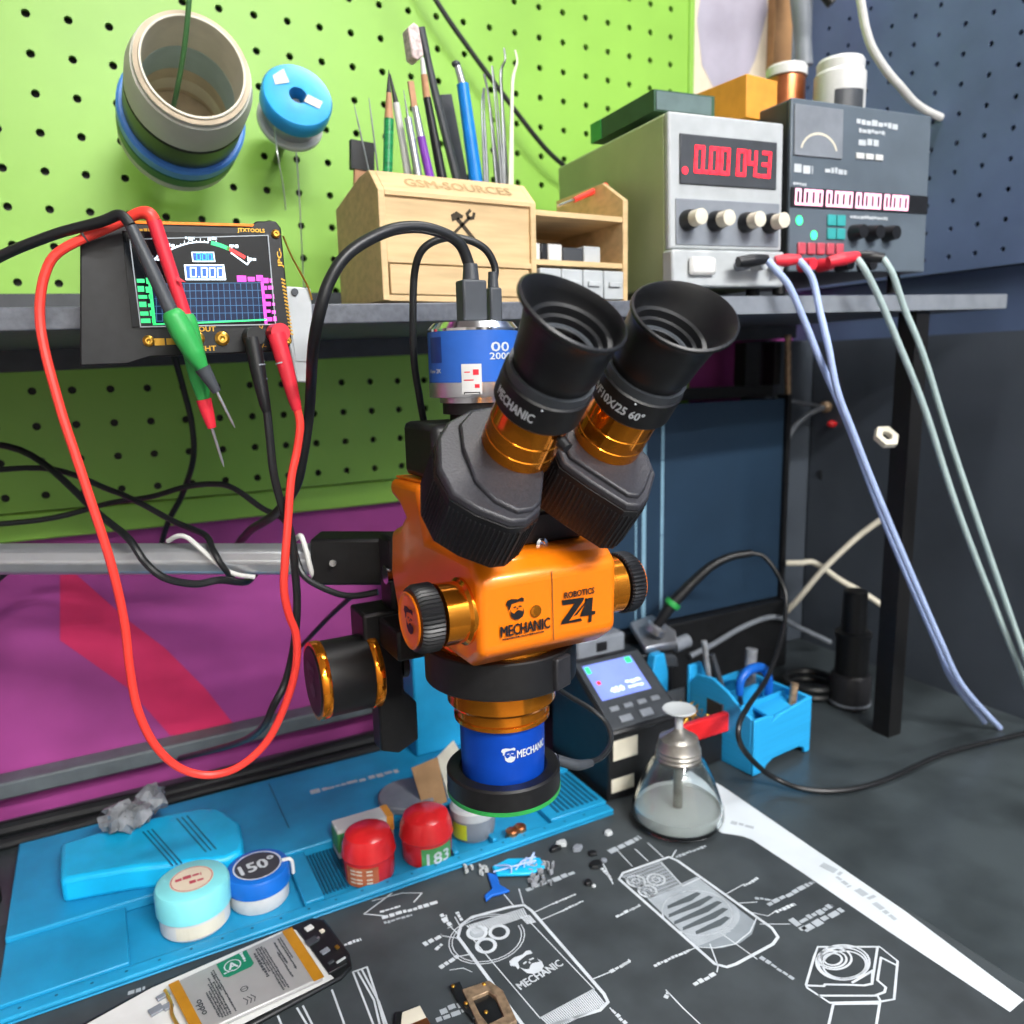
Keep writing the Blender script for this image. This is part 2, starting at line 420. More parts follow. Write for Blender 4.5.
mb.build('perforated_sheet', 'green', pg, recalc=False, flat=True)
MB().bx(-.42, .690, .798, .812, .262, .287).build('bottom_lip', 'green', pg, bevel=.002)
MB().bx(-.42, .690, .8085, .8140, .287, 1.12).build('backing_sheet', 'blackm', pg)
MB().bx(.686, .6935, .797, .813, .262, 1.12).build('side_edge', 'green', pg, bevel=.001)

# navy pegboard on the right wall
npb = thing('pegboard', 'navy blue pegboard on the right wall above the shelf', 'pegboard', (.89, .5, .5))
mb = MB(); pegsheet(mb, .05, .798, .50, 1.12, lambda y, z, d: V((.884+d, y, z)), .70, .70, PP, .0028)
mb.build('perforated_sheet', 'navy', npb, recalc=False, flat=True)
MB().bx(.8905, .8985, .05, .798, .50, 1.12).build('backing_sheet', 'blackm', npb)

# cable trunking along the wall
mb = MB(); mb.bx(-.6, .62, .790, .8145, .029, .045)
tr = mb.build('cable_trunking', 'trunk', loc=(0, .8, .03), bevel=.002, tags=('grey cable trunking strip running low along the purple wall', 'trunking'))

# poster right of the green pegboard
po = thing('poster', 'cream poster with a grey rounded figure beside the green pegboard', 'poster', (.76, .812, .70))
MB().bx(.6945, .828, .8115, .8145, .60, 1.10).build('sheet', 'paper', po)
mb = MB(); c = py(735, 20, .8112)
mb.poly([py(x, y, .8110) for x, y in ((697, 20), (706, -40), (735, -70), (762, -40), (768, 10), (755, 60), (742, 88), (716, 92), (702, 65))])
mb.build('printed_figure', 'greyfig', po)
mb = MB(); mb.bx(.829, .862, .800, .8145, .55, 1.10)
mb.build('plank', 'brown', loc=(.845, .81, .55), bevel=.002, tags=('narrow upright brown plank beside the cream poster', 'plank'))

MB().bx(.8630, .8985, .801, .8145, .55, 1.10).build('board', 'psu', loc=(.88, .81, .55), bevel=.002, tags=('upright slate grey board between the brown plank and the navy pegboard', 'board'))
# ================================================================== SHELF AND WHAT STANDS ON IT
TLT = math.atan(.0285)
def shz(x): return .4445+.0285*(x-.13)            # shelf top height (it sags to the left)
sh = thing('shelf', 'long dark grey wall shelf carrying the wooden organizer and power supplies', 'shelf', (.13, .5, .4445))
def slab(x0, x1, y0, y1, d0, d1):
    return MB().prism([V((x0, y0, shz(x0)-d1)), V((x1, y0, shz(x1)-d1)), V((x1, y1, shz(x1)-d1)), V((x0, y1, shz(x0)-d1))], (0, 0, d1-d0))
slab(-.42, .86, .50, .797, 0, .0125).build('board', 'shelf', sh, bevel=.001)
slab(-.42, .86, .772, .797, .0128, .030).build('rail', 'dgrey', sh)
slab(-.42, .86, .786, .797, -.034, -.0002).build('added_dark_strip', 'dgrey', sh)  # dark strip added so the gap beneath the power supplies looks dark
slab(.40, .86, .494, .4995, -.002, .0125).build('front_strip', 'mgrey', sh)
MB().bx(.722, .742, .500, .520, 0, shz(.72)-.0127).build('post', 'blackm', sh)

# ---- wooden organizer
BX0, BXM, BX1, BYF, BYB = .1935, .3215, .4100, .55, .655
bz = shz(.2)+.0003+.006
wo = thing('desk_organizer', 'pale wooden tool organizer with drawer and engraved hammer on the shelf', 'organizer', (.30, .60, shz(.30)))
Z0 = .4525; ZT = .528; ZK = .5445
def side(x, t, ytop=None):
    return MB().prism([V((x, BYF, Z0)), V((x, BYF, ZT)), V((x, BYF+.018, ZK)), V((x, BYF+.040, ZK)), V((x, BYB, .533)), V((x, BYB, Z0))], (t, 0, 0))
side(BX0, .005).build('side_panel', 'wood', wo, bevel=.0006)
side(BXM-.005, .005).build('side_panel', 'wood', wo, bevel=.0006)
MB().prism([V((BX1-.005, BYF, Z0)), V((BX1-.005, BYF, .537)), V((BX1-.005, BYF+.03, .556)), V((BX1-.005, BYB, .556)), V((BX1-.005, BYB, Z0))], (.005, 0, 0)).build('side_panel', 'wood', wo, bevel=.0006)
MB().bx(BX0+.005, BX1-.005, BYB-.005, BYB, Z0, .533).build('back_panel', 'wood', wo)
MB().bx(BX0+.005, BX1-.005, BYF+.002, BYB-.005, Z0, Z0+.004).build('bottom_panel', 'wood', wo)
MB().bx(BX0+.005, BXM-.005, BYF+.0025, BYF+.0065, Z0+.029, ZT-.001).build('front_panel', 'wood', wo)
MB().bx(BX0+.005, BXM-.005, BYF, BYF+.002, Z0+.0265, Z0+.0305).build('front_rail', 'wood', wo)
sl = MB().prism([V((BX0+.005, BYF, ZT-.003)), V((BX0+.005, BYF, ZT)), V((BX0+.005, BYF+.018, ZK)), V((BX0+.005, BYF+.022, ZK)), V((BX0+.005, BYF+.005, ZT-.003))], (BXM-BX0-.010, 0, 0)).build('sloped_lip', 'wood', wo)
u = V((1, 0, 0)); v = V((0, .018, ZK-ZT)).normalized()
mb = MB(); text(mb, 'GSM-SOURCES', V((.2605, BYF+.009, (ZT+ZK)/2)), u, v, .087, .0098); mb.build('engraved_lettering', 'woodd', sl)
MB().bx(BX0+.0065, BXM-.0065, BYF+.001, BYF+.075, Z0+.0045, Z0+.0255).build('drawer', 'wood', wo, bevel=.0008)
# hammer and wrench
mb = MB(); O = V((.2566, BYF+.0022, .5085)); n = V((0, -1, 0))
mb.poly([O+V((x, 0, z))*.001 for x, z in ((-6.8, 6.5), (-2, 9.2), (3.5, 6.6), (2.5, 4.6), (0.6, 4.4), (-.4, 3.2), (-2.2, 3.6), (-5.8, 1.6))])
mb.strip([O+V((-1.2, 0, 3.6))*.001, O+V((11.2, 0, -9.5))*.001], .0032, n)
mb.strip([O+V((-8, 0, -9.5))*.001, O+V((8.0, 0, 5))*.001], .0022, n)
for p in (((8, 0, 5), (6.5, 0, 8), (9, 0, 10.4)), ((8, 0, 5), (11.4, 0, 5.4), (12.4, 0, 8.6))): mb.strip([O+V(q)*.001 for q in p], .0024, n)
mb.build('engraved_tools', 'burn', wo)
# right-hand compartments
ZS1, ZS2 = .4825, .5195
MB().bx(BXM, BX1-.005, BYF+.001, BYB-.005, ZS1, ZS1+.004).build('shelf_panel', 'wood', wo)
MB().bx(BXM, BX1-.005, BYF+.001, BYB-.005, ZS2, ZS2+.004).build('shelf_panel', 'wood', wo)
MB().bx(BXM, BX1-.005, BYF+.055, BYB-.005, Z0+.004, ZS1).build('divider', 'wood', wo)
for k, (w, m, lab) in enumerate(((.007, 'white', 'thin white box at the left end of the organizer pigeonhole'), (.006, 'black', 'thin black box between two white ones in the organizer pigeonhole'), (.013, 'white', 'white box with grey side in the middle of the organizer pigeonhole'), (.0195, 'dgrey', 'dark grey box lying in the organizer pigeonhole'), (.0165, 'lgrey', 'pale grey rounded box at the right end of the organizer pigeonhole'))):
    x = .3225+sum((.007, .006, .013, .0195, .0165)[:k])+k*.0008
    MB().bx(x, x+w, BYF+.008, BYF+.05, ZS1+.0042, ZS1+.0175-(.002 if k == 3 else 0)).build('parts_box', m, loc=(x, BYF+.02, ZS1+.0042), bevel=.001, tags=(lab, 'box', 'small boxes in the organizer pigeonhole'))
for k in range(4):
    x = .3225+k*.0204
    db = MB().bx(x, x+.0196, BYF-.003, BYF+.05, Z0+.0042, ZS1-.003).build('drawer', 'lgrey', wo, bevel=.001); db['label'] = 'light grey plastic drawer'
    MB().bx(x+.004, x+.0156, BYF-.0052, BYF-.0031, Z0+.014, Z0+.018).build('pull', 'lgrey', db, bevel=.0006)

# ---- tools standing in the organizer
def Yt(x, y, Y=.605): return py(x, y, Y)
def stick(mb, a, b, ra, rb=None, Y=.605, seg=14):    # picture end points, radii in photo pixels
    p, q = Yt(*a, Y), Yt(*b, Y); rb = ra if rb is None else rb
    mb.cyl(p, q, ra*pm(p), rb*pm(q), seg); return mb
def flatbar(mb, a, b, w, th=.003, Y=.605):
    p, q = Yt(*a, Y), Yt(*b, Y); d = (q-p).normalized(); s = d.cross(V((0, 1, 0))).normalized()*(w*pm(p)/2); t = V((0, th, 0))
    mb.prism([p-s, p+s, q+s, q-s], t); return mb
GT = 'tools standing in the wooden organizer'
def tool(name, label, cat, base, Y=.605): return thing(name, label, cat, tuple(Yt(*base, Y)), group=GT)
ZB = 214                                             # tools reach down inside the box
def ext(a, b, y=ZB): k = (y-a[1])/(b[1]-a[1]); return (a[0]+(b[0]-a[0])*k, y)
for a, b, lab in (((354, 104), (368, 167), 'bent dark steel needle, leftmost in the wooden organizer'), ((369, 98), (377.5, 167), 'straight bright steel needle left of the green pencil')):
    t = tool('needle_pick', lab, 'pick', b, .615); e = ext(a, b)
    stick(MB(), (a[0]+(b[0]-a[0])*.3, a[1]+(b[1]-a[1])*.3), a, .8, .3, .615).build('needle', 'steel', t)
    stick(MB(), e, (a[0]+(b[0]-a[0])*.3, a[1]+(b[1]-a[1])*.3), 1.0, .8, .615).build('shaft', 'steel', t)
t = thing('flat_brush', 'wide flat brush with black bristles behind the organizer left edge', 'brush', tuple(py(362, 215, .665)), group=GT)
flatbar(MB(), (363, 141), (363, 170), 24, .006, .66).build('bristles', 'rubber', t)
flatbar(MB(), (362, 170), (361, 268), 15, .005, .6605).build('handle', 'tan', t, bevel=.001)
t = tool('pencil', 'green pencil with a long sharpened point in the organizer', 'pencil', (388, 168))
stick(MB(), ext((389.5, 119), (388, 168)), (389, 119), 4.9, 4.8).build('painted_shaft', 'pencil', t)
stick(MB(), (389, 119), (388.9, 93), 4.7, 2.6).build('wood_cone', 'tan', t); stick(MB(), (388.9, 93), (388.8, 70), 2.6, .4).build('lead', 'lead', t)
t = tool('marker_pen', 'slim white pen with a black tip beside the green pencil', 'pen', (404, 168), .612)
stick(MB(), ext((396, 103), (407, 168)), (396, 103), 4.3, 3.4, .612).build('body', 'white', t); stick(MB(), (396, 103), (390, 74), 2.8, .6, .612).build('tip', 'lead', t)
t = tool('brush_pen', 'silver handled fine brush between white pen and purple brush', 'brush', (416, 169), .60)
stick(MB(), ext((408, 118), (417, 169)), (408, 118), 4.1, 3.8, .60).build('handle', 'silver', t); stick(MB(), (408, 118), (403.5, 90), 1.4, .3, .60).build('bristles', 'steel', t)
t = tool('paint_brush', 'paint brush with tan bristles and purple handle', 'brush', (428, 170), .602)
stick(MB(), ext((421, 137), (428.5, 171)), (421, 137), 4.9, 4.2, .602).build('handle', 'violet', t); stick(MB(), (421, 137), (415, 107), 4.1, 3.4, .602).build('ferrule', 'silver', t)
flatbar(MB(), (415, 107), (411, 81), 6, .002, .602).build('bristles', 'tan', t)
t = tool('artist_brush', 'black handled artist brush with tan ferrule and white tip before the toothbrush', 'brush', (440, 172), .607)
stick(MB(), ext((427, 98), (441, 172)), (427, 98), 5.6, 4, .607).build('handle', 'rubber', t); stick(MB(), (427, 98), (424, 75), 4, 3.4, .607).build('ferrule', 'tan', t); stick(MB(), (424, 75), (422, 58), 2.8, 2, .607).build('bristles', 'white', t)
t = tool('toothbrush', 'dark toothbrush with worn pinkish bristles, tallest in the organizer', 'toothbrush', (452, 172), .618)
pts = [Yt(*ext((436, 96), (455, 172)), .618), Yt(455, 172, .618), Yt(436, 96, .618), Yt(428, 60, .618), Yt(421, 28, .618)]
MB().tube(pts, [.0036, .0036, .0032, .0028, .0034], 10).build('handle', 'dgrey', t)
MB().prism([Yt(x, y, .610) for x, y in ((408, 27), (414, 22), (419, 26), (424, 55), (418, 60), (412, 56))], (0, .013, 0)).build('bristles', 'bristle', t, bevel=.001)
t = tool('flat_file', 'flat dark spudger right of the toothbrush handle', 'spudger', (458, 172), .628)
flatbar(MB(), ext((446, 94), (461, 172)), (446, 94), 12.5, .003, .628).build('blade', 'dgrey', t, bevel=.0006)
t = tool('craft_knife', 'bright blue craft knife with silver collet in the organizer', 'knife', (474, 174), .603)
stick(MB(), ext((462.5, 84), (475, 174)), (462.5, 84), 7.4, 6, .603).build('handle', 'bluepen', t); stick(MB(), (462.5, 84), (457.5, 66), 3.8, 3.4, .603).build('collet', 'silver', t)
MB().ball(Yt(456, 64, .603), 4.2*pm(Yt(456, 64, .603)), (1.1, 1, .8)).build('end_cap', 'dgrey', t)
tws = (([(486, 176), (483, 110), (484, 88)], 'steel', .598, 3.0, 'steel tweezers nearest the blue craft knife'), ([(497, 176), (489, 100), (484, 74)], 'steel', .610, 3.0, 'grey steel tweezers leaning behind the first pair'), ([(502, 176), (497, 110), (492, 66)], 'steel', .604, 2.6, 'long straight steel tweezers in the middle of the tweezers'), ([(506, 176), (502, 100), (501, 72), (505, 60), (504, 48)], 'steel', .612, 2.2, 'steel tweezers with kinked tip rising highest'), ([(511, 177), (512, 100), (513, 78), (517, 62), (515, 50)], 'ivory', .606, 2.3, 'ivory coated bent tweezers, rightmost in the organizer'))
for P, m, Y, w, lab in tws:
    t = tool('tweezers', lab, 'tweezers', P[0], Y)
    P = [ext(P[1], P[0])]+P
    for k, dy in enumerate((-.002, .002)):
        pts = [py(x+(1.2 if k else -1.2)*(1 if y > 100 else .3), y, Y+dy*(1 if y > 100 else .3)) for x, y in P]
        MB().tube(pts, [w*pm(q)*(.62 if q.z < pts[1].z+.02 or i < len(pts)-2 else .3) for i, q in enumerate(pts)], 8).build('arm', m, t)
# bits lying on the organizer's open top shelf
t = thing('screwdriver', 'small screwdriver with red translucent handle on the organizer top shelf', 'screwdriver', tuple(py(566, 204, .585)))
MB().cyl(py(574, 200, .585), py(606, 186, .60), .0022, .003).build('handle', 'redc', t); MB().cyl(py(558, 206, .58), py(574, 200, .585), .0012, .0014).build('blade', 'chrome', t)

# ---- power supply with red digits
def box_frame(o, yaw, roll): 
    from mathutils import Euler
    return Matrix.Translation(V(o)) @ Euler((0, -roll, yaw)).to_matrix().to_4x4()
X, Y_, Z_ = V((1, 0, 0)), V((0, 1, 0)), V((0, 0, 1)); NF = V((0, -1, 0))
W1, H1, D1 = .119, .134, .182
ps = thing('power_supply', 'grey bench power supply showing red digits, beside the wooden organizer', 'power supply', tuple(py(668, 287, .52)), (0, -.022, -.06))
def lb(x0, x1, y0, y1, z0, z1): return MB().bx(x0, x1, y0, y1, z0, z1)
lb(0, W1, .004, D1, 0, H1).build('case', 'psuside', ps, bevel=.002, local=True)
lb(0, W1, -.002, .0042, .030, H1).build('front_panel', 'lgrey', ps, bevel=.0018, local=True)
lb(-.003, W1-.004, -.010, .004, -.001, .0285).build('lower_panel', 'lgrey', ps, bevel=.002, local=True)
dp = lb(.010, W1-.008, -.0035, -.0018, .080, .118).build('display_window', 'dgrey', ps, bevel=.0008, local=True)
for s, x, w in (('0.00', .023, .037), ('04.3', .066, .038)):
    mb = MB(); seven(mb, s, V((x, -.0037, .090)), X, Z_, w, .0185, lw=.0030); mb.build('digits', 'ledred', dp, local=True)
mb = MB(); disc(mb, V((.0145, -.0037, .090)), X, Z_, .003); mb.build('indicator_light', 'ledred', dp, local=True)
lb(.006, W1-.004, -.0032, -.0018, .033, .069).build('knob_strip', 'mgrey', ps, bevel=.0008, local=True)
for k, x in enumerate((.017, .045, .077, .103)):
    kb = MB().lathe([(0, 0), (.0082, 0), (.0082, .004), (.0070, .009), (0, .009)], (x, -.0032, .052), NF, 24).build('knob', 'black', ps, local=True)
    MB().lathe([(0, 0), (.0064, 0), (.0062, .0095), (0, .0102)], (x, -.0123, .052), NF, 24).build('knob_cap', 'cream', kb, local=True)
lb(.012, .038, -.0155, -.0098, .008, .0225).build('power_switch', 'white', ps, bevel=.003, local=True)
for x, m in ((.064, 'mgrey'), (.082, 'lgrey'), (.100, 'lgrey')):
    MB().cyl((x, -.010, .016), (x, -.022, .016), .0045).build('terminal', m, ps, local=True)
for x in (.012, W1-.012):
    for y in (.02, D1-.02): MB().cyl((x, y, -.0085), (x, y, 0), .006).build('foot', 'rubber', ps, local=True)

# ---- dark power supply / rework station at the right
W2, H2, D2 = .178, .142, .19
p2 = thing('power_supply', 'dark grey power supply with meter, pink digits and red buttons', 'power supply', tuple(py(786, 272, .513)), (0, -.03, -.03))
lb(0, W2, 0, D2, 0, H2).build('case', 'dgrey', p2, bevel=.002, local=True)
lb(-.001, W2+.001, -.004, 0, 0, H2).build('front_panel', 'psu', p2, bevel=.0012, local=True)
mt = lb(.002, .060, -.0055, -.004, .096, .137).build('meter_window', 'mgrey', p2, bevel=.0006, local=True)
mb = MB(); c = V((.031, -.0057, .098)); mb.strip([c+V((math.cos(a)*.022, 0, math.sin(a)*.017)) for a in [PI*(.08+.84*i/16) for i in range(17)]], .002, NF); mb.build('scale_arc', 'cream', mt, local=True)
mb = MB(); dashes(mb, V((.014, -.0043, .085)), X, Z_, .022, .0085)
dashes(mb, V((.054, -.0043, .086)), X, Z_, .028, .005); dashes(mb, V((.105, -.0043, .129)), X, Z_, .055, .005); dashes(mb, V((.098, -.0043, .122)), X, Z_, .034, .004)
dashes(mb, V((.094, -.0043, .112)), X, Z_, .026, .008); dashes(mb, V((.01, -.0043, .073)), X, Z_, .016, .003); dashes(mb, V((.098, -.0043, .048)), X, Z_, .05, .003)
mb.build('lettering', 'print', p2, local=True)
for k in range(3): lb(.078+k*.0125, .088+k*.0125, -.0055, -.004, .098, .103).build('white_button', 'white', p2, bevel=.0005, local=True)
dw = lb(-.0005, W2, -.0052, -.0041, .054, .070).build('display_window', 'black', p2, local=True)
for k in range(4):
    mb = MB(); seven(mb, '0.000' if k != 1 else '0.000', V((.003+k*.0375, -.0054, .0565)), X, Z_, .034, .0115, lw=.0021); mb.build('digits', 'ledpink', dw, local=True)
for x, z in ((.010, .043), (.028, .031)):
    mb = MB(); disc(mb, V((x, -.0044, z)), X, Z_, .0040); mb.build('indicator_light', 'ledgreen', p2, local=True)
for i in range(2):
    for j in range(2): lb(.044+i*.012, .0545+i*.012, -.0058, -.004, .028+j*.0115, .0375+j*.0115).build('teal_button', 'teal', p2, bevel=.0006, local=True)
for k in range(5): lb(.008+k*.0118, .0175+k*.0118, -.0064, -.004, .0145, .0245).build('red_button', 'pinkb', p2, bevel=.001, local=True)
for x in (.078, .100, .122): MB().cyl((x, -.004, .034), (x, -.016, .034), .0075, .006).build('knob', 'black', p2, local=True)
for x, m in ((.014, 'redp'), (.036, 'redp'), (.06, 'black'), (.09, 'black')): MB().cyl((x, -.004, .005), (x, -.018, .005), .006, .005).build('terminal', m, p2, local=True)
for x in (.012, W2-.012):
    for y in (.02, D2-.02): MB().cyl((x, y, -.0175), (x, y, 0), .006).build('foot', 'rubber', p2, local=True)
# leads plugged into the supplies
def lead_thing(name, label, cat, plugs, wire, r, wm, Y0=None):
    t = thing(name, label, cat, tuple(wire[0]))
    for a, b, rr, m in plugs: MB().tube([a, (V(a)+V(b))/2, b], [rr*.8, rr, rr*.7], 12).build('plug', m, t)
    MB().tube(wire, r, 10).build('wire', wm, t); return t
lead_thing('test_lead', 'pale blue lead from the black plug of the grey power supply', 'cable', [(py(738, 262, .492), py(767, 259, .487), .0052, 'black')], [py(766, 259, .487), py(776, 270, .48), py(790, 288, .475), py(806, 325, .472), py(822, 365, .47), py(848, 425, .468), py(872, 490, .466), py(898, 555, .464), py(935, 640, .46), py(952, 680, .46), py(985, 722, .458)], .0029, 'iceblue')
lead_thing('test_lead', 'pale blue lead from the red plug of the grey power supply', 'cable', [(py(775, 261, .495), py(800, 259, .485), .0052, 'redp')], [py(798, 259, .485), py(812, 278, .478), py(820, 312, .470), py(828, 345, .462), py(837, 390, .457), py(852, 430, .455), py(874, 486, .453), py(900, 548, .452), py(940, 640, .449), py(962, 685, .452), py(1000, 728, .45)], .0029, 'iceblue')
lead_thing('test_lead', 'pale mint lead from the red plug of the dark power supply', 'cable', [(py(828, 262, .484), py(858, 256, .475), .0056, 'redp')], [py(856, 257, .475), py(866, 272, .468), py(880, 300, .465), py(897, 340, .462), py(925, 410, .458), py(965, 530, .45), py(1040, 720, .43)], .003, 'mint')
lead_thing('test_lead', 'pale lead from the black plug at the right of the dark supply', 'cable', [(py(858, 256, .484), py(884, 258, .468), .0052, 'black')], [py(883, 258, .468), py(893, 275, .462), py(905, 310, .46), py(925, 360, .456), py(960, 470, .45), py(1040, 700, .42)], .0028, 'mint')

# ---- boxes and jars on the supplies
zt = V(ps.location).z+H1
b1 = thing('card_box', 'dark green box lying on the grey power supply', 'box', tuple(py(654, 112, .545)), (0, -.022, -.06))
lb(0, .062, 0, .100, .001, .0175).build('box', 'darkgreen', b1, local=True); lb(.002, .058, -.001, -.0002, .002, .016).build('front_label', 'tealgrey', b1, local=True)
lb(-.0007, -.0001, .082, .100, .001, .0175).build('end_label', 'greeng', b1, local=True)
b2 = thing('carton', 'orange carton on the grey power supply next to the green box', 'box', tuple(py(746, 118, .545)), (0, -.022, .10))
lb(0, .042, 0, .10, .001, .036).build('carton', 'orangebox', b2, bevel=.0006, local=True)
p2t = V(p2.location).z+H2
c = py(786, 90, .625); hJ = py(780, 66, .625).z-(p2t+.0045)
j = thing('jar', 'small copper coloured jar with white lid behind the orange carton', 'jar', (c.x, c.y, p2t+.0045)); jl = V(j.location)
MB().lathe([(0, 0), (.018, 0), (.0190, .003), (.0190, hJ-.012), (.017, hJ-.0105), (0, hJ-.0105)], jl, seg=28).build('jar_body', 'copper', j)
MB().lathe([(0, hJ-.0104), (.0205, hJ-.0104), (.0205, hJ-.002), (.019, hJ), (0, hJ)], jl, seg=28).build('lid', 'white', j)
c = py(840, 80, .577); hB = py(840, 61, .577).z-(p2t+.0040)
j2 = thing('bottle', 'white plastic bottle with dark label on the dark power supply', 'bottle', (c.x, c.y, p2t+.0040)); jl = V(j2.location)
MB().lathe([(0, 0), (.0235, 0), (.0245, .003), (.0245, hB-.014), (.022, hB-.0105), (0, hB-.0105)], jl, seg=32).build('bottle_body', 'white', j2)
MB().lathe([(0, hB-.0104), (.0222, hB-.0104), (.0228, hB-.003), (.021, hB), (0, hB)], jl, seg=32).build('cap', 'white', j2)
mb = MB(); u = (CC-jl); u.z = 0; u.normalize(); a0 = math.atan2(u.y, u.x)
mb.lathe([(.0247, .003), (.0247, max(.012, hB*.52))], jl, seg=60)
mb.bm.verts.ensure_lookup_table()
for f in list(mb.bm.faces):
    c = f.calc_center_median()-jl; a = (math.atan2(c.y, c.x)-a0+PI) % (2*PI)-PI
    if not -.15 < a < 1.1: mb.bm.faces.remove(f)
mb.build('label', 'dgrey', j2)
# wrench-like dark tool hanging at the top and a white cable
t = thing('glue_gun', 'dark grey tool hanging on the navy pegboard above the white bottle', 'tool', tuple(py(806, 0, .74)))
MB().tube([py(800, -60, .76), py(801, -10, .74), py(803, 40, .74), py(804, 66, .74)], [.02, .014, .010, .011], 14).build('barrel', 'mgrey', t)
MB().tube([py(800, -4, .74), py(818, -14, .72), py(832, 4, .71)], [.012, .009, .006], 10).build('grip', 'rubber', t)
MB().tube([py(838, -70, .60), py(858, -10, .60), py(866, 30, .60), py(876, 55, .60), py(898, 84, .60), py(935, 115, .60), py(1040, 150, .58)], .0042, 10).build('mains_cable', 'whitec', loc=tuple(py(858, 0, .6)), tags=('white mains cable hanging in front of the navy pegboard', 'cable'))
MB().tube([py(405, -60, .775), py(436, 0, .775), py(470, 50, .775), py(505, 97, .775), py(545, 148, .775), py(572, 172, .775)], .0026, 10).build('power_cable', 'cable', loc=tuple(py(500, 90, .775)), tags=('thin dark cable slanting across the green pegboard behind the tools', 'cable'))

# ================================================================== TAPE ROLLS, SOLDER SPOOL ON THE PEGBOARD
TC = py(195, 78, .62); TX, TZ = .0878, .6120
TA = V((0, .975, -.11)).normalized(); TO = V((TX, .618, TZ))
pin = thing('peg_hook', 'grey steel peg holding the stack of tape rolls', 'hook', (TX, .80, TZ))
MB().cyl((TX, .7985, TZ-.020), tuple(TO+TA*.1152), .004).build('rod', 'steel', pin)
def roll(name, label, mm, y0, y1, ro, ri, core=None, front=0):
    a, b = TO+TA*(y0-.618), TO+TA*(y1-.618)
    t = thing(name, label, 'tape', tuple(b), group='tape rolls hung on one peg')
    e = .0018; d = y1-y0
    pf = [(ri+.0026, 0), (ro-e, 0), (ro, e), (ro, d-e), (ro-e, d), (ri+.0026, d)]
    if front: pf = [(ri+.0026, 0), (ro-e, 0), (ro, e), (ro, d-.018), (ro-.0022, d-.010), (ro-.0030, d-.004), (ro-.0044, d-.0030), (ro-.0046, d), (ri+.0026, d)]
    MB().lathe(pf, b, -TA, 60, closed=True).build('tape', mm, t)
    g = .0030 if front else .0006; k = .0018 if front else .0025
    MB().lathe([(ri, -.0002), (ri+k, -.0002), (ri+k, d+g-.0004), (ri+k-.0005, d+g), (ri+.0004, d+g), (ri, d+g-.0004)], b, -TA, 60, closed=True).build('core', core or 'tapecore', t)
    if front: MB().lathe([(ri+.0027, d+.0001), (ri+.0050, d+.0001), (ri+.0050, d+.0008), (ri+.0020, d+.0014), (ri+.0020, d+.0001)], b, -TA, 60, closed=True).build('tan_edge', 'tapecore', t)
roll('masking_tape', 'wide ivory masking tape roll, front of the stack hung on the pegboard', 'tapewhite', .618, .656, .0428, .0330, 'cream', 1)
roll('electrical_tape', 'dark green-black tape roll right behind the ivory one', 'tapeblack', .6572, .690, .0428, .0328, 'mint')
roll('blue_tape', 'blue tape roll sticking out in the middle of the hanging stack', 'tapeblue', .6912, .706, .0468, .0328)
roll('green_tape', 'dark green tape roll behind the blue roll in the hanging stack', 'tapegreen', .7072, .724, .0463, .0328, 'cream')
roll('cream_tape', 'thin cream tape roll, rearmost of the stack on the pegboard', 'tapewhite', .7252, .736, .0455, .0328)
MB().lathe([(.014, 0), (.0326, 0), (.0326, .003), (.014, .003)], TO+TA*.115, -TA, 40, closed=True).build('hub_disc', 'tapecore', loc=tuple(TO+TA*.115), tags=('cardboard hub disc closing the back of the tape stack', 'disc'))
MB().tube([py(192, -70, .600), py(189, 0, .605), py(184, 50, .618), py(177, 90, .64), py(173, 108, .665)], .0018, 10).build('green_wire', 'greenc', loc=tuple(py(188, 0, .605)), tags=('dark green wire dropping into the ivory tape roll', 'wire'))
so = thing('solder_spool', 'small blue flanged solder wire spool on the pegboard', 'spool', (.180, .738, .6316))
SX, SZ = .1815, .6320
SAx = V((0, .94, -.34)).normalized(); SUp = V((1, 0, 0)).cross(SAx); SB = V((SX, .738, SZ-.012)); SF = SB-SAx*.0384
MB().lathe([(.008, 0), (.0270, 0), (.0285, .0012), (.0285, .004), (.027, .0052), (.008, .0052)], SB, -SAx, 44, closed=True).build('back_flange', 'white', so)
MB().lathe([(.008, .0053), (.0225, .0053), (.0225, .0215), (.008, .0215)], SB, -SAx, 44, closed=True).build('solder_winding', 'silver', so)
ff = MB().lathe([(.008, .0216), (.0275, .0216), (.0295, .023), (.0295, .035), (.028, .0375), (.024, .0380), (.0075, .0372)], SB, -SAx, 44, closed=True).build('front_flange', 'solderblue', so)
mb = MB(); mb.poly([(SF+V((a, 0, 0))+SUp*b) for a, b in ((.004, -.006), (.016, -.011), (.020, -.004), (.008, .001))]); mb.poly([(SF+V((a, 0, 0))+SUp*b) for a, b in ((-.018, .006), (-.006, .010), (-.009, .022), (-.019, .014))])
mb.build('label_highlight', 'cream', ff)  # cream patches: a label and a highlight painted onto the flange
MB().cyl((SX, .7985, SZ-.029), (SX, .712, SZ-.0025), .0035).build('peg_hook', 'steel', loc=(SX, .7985, SZ), tags=('short steel peg holding the solder spool', 'hook'))
for P, lab in (([(274, 120, .722), (277, 150, .70), (283, 185, .71), (286, 210, .72)], 'short strand of solder hanging from the blue spool'), ([(296, 150, .726), (299, 190, .728), (302, 250, .74), (304, 290, .75)], 'long strand of solder hanging down beside the wooden organizer')):
    MB().tube([py(*p) for p in P], .0006, 6).build('solder_wire', 'silver', loc=tuple(py(*P[0])), tags=(lab, 'wire'))

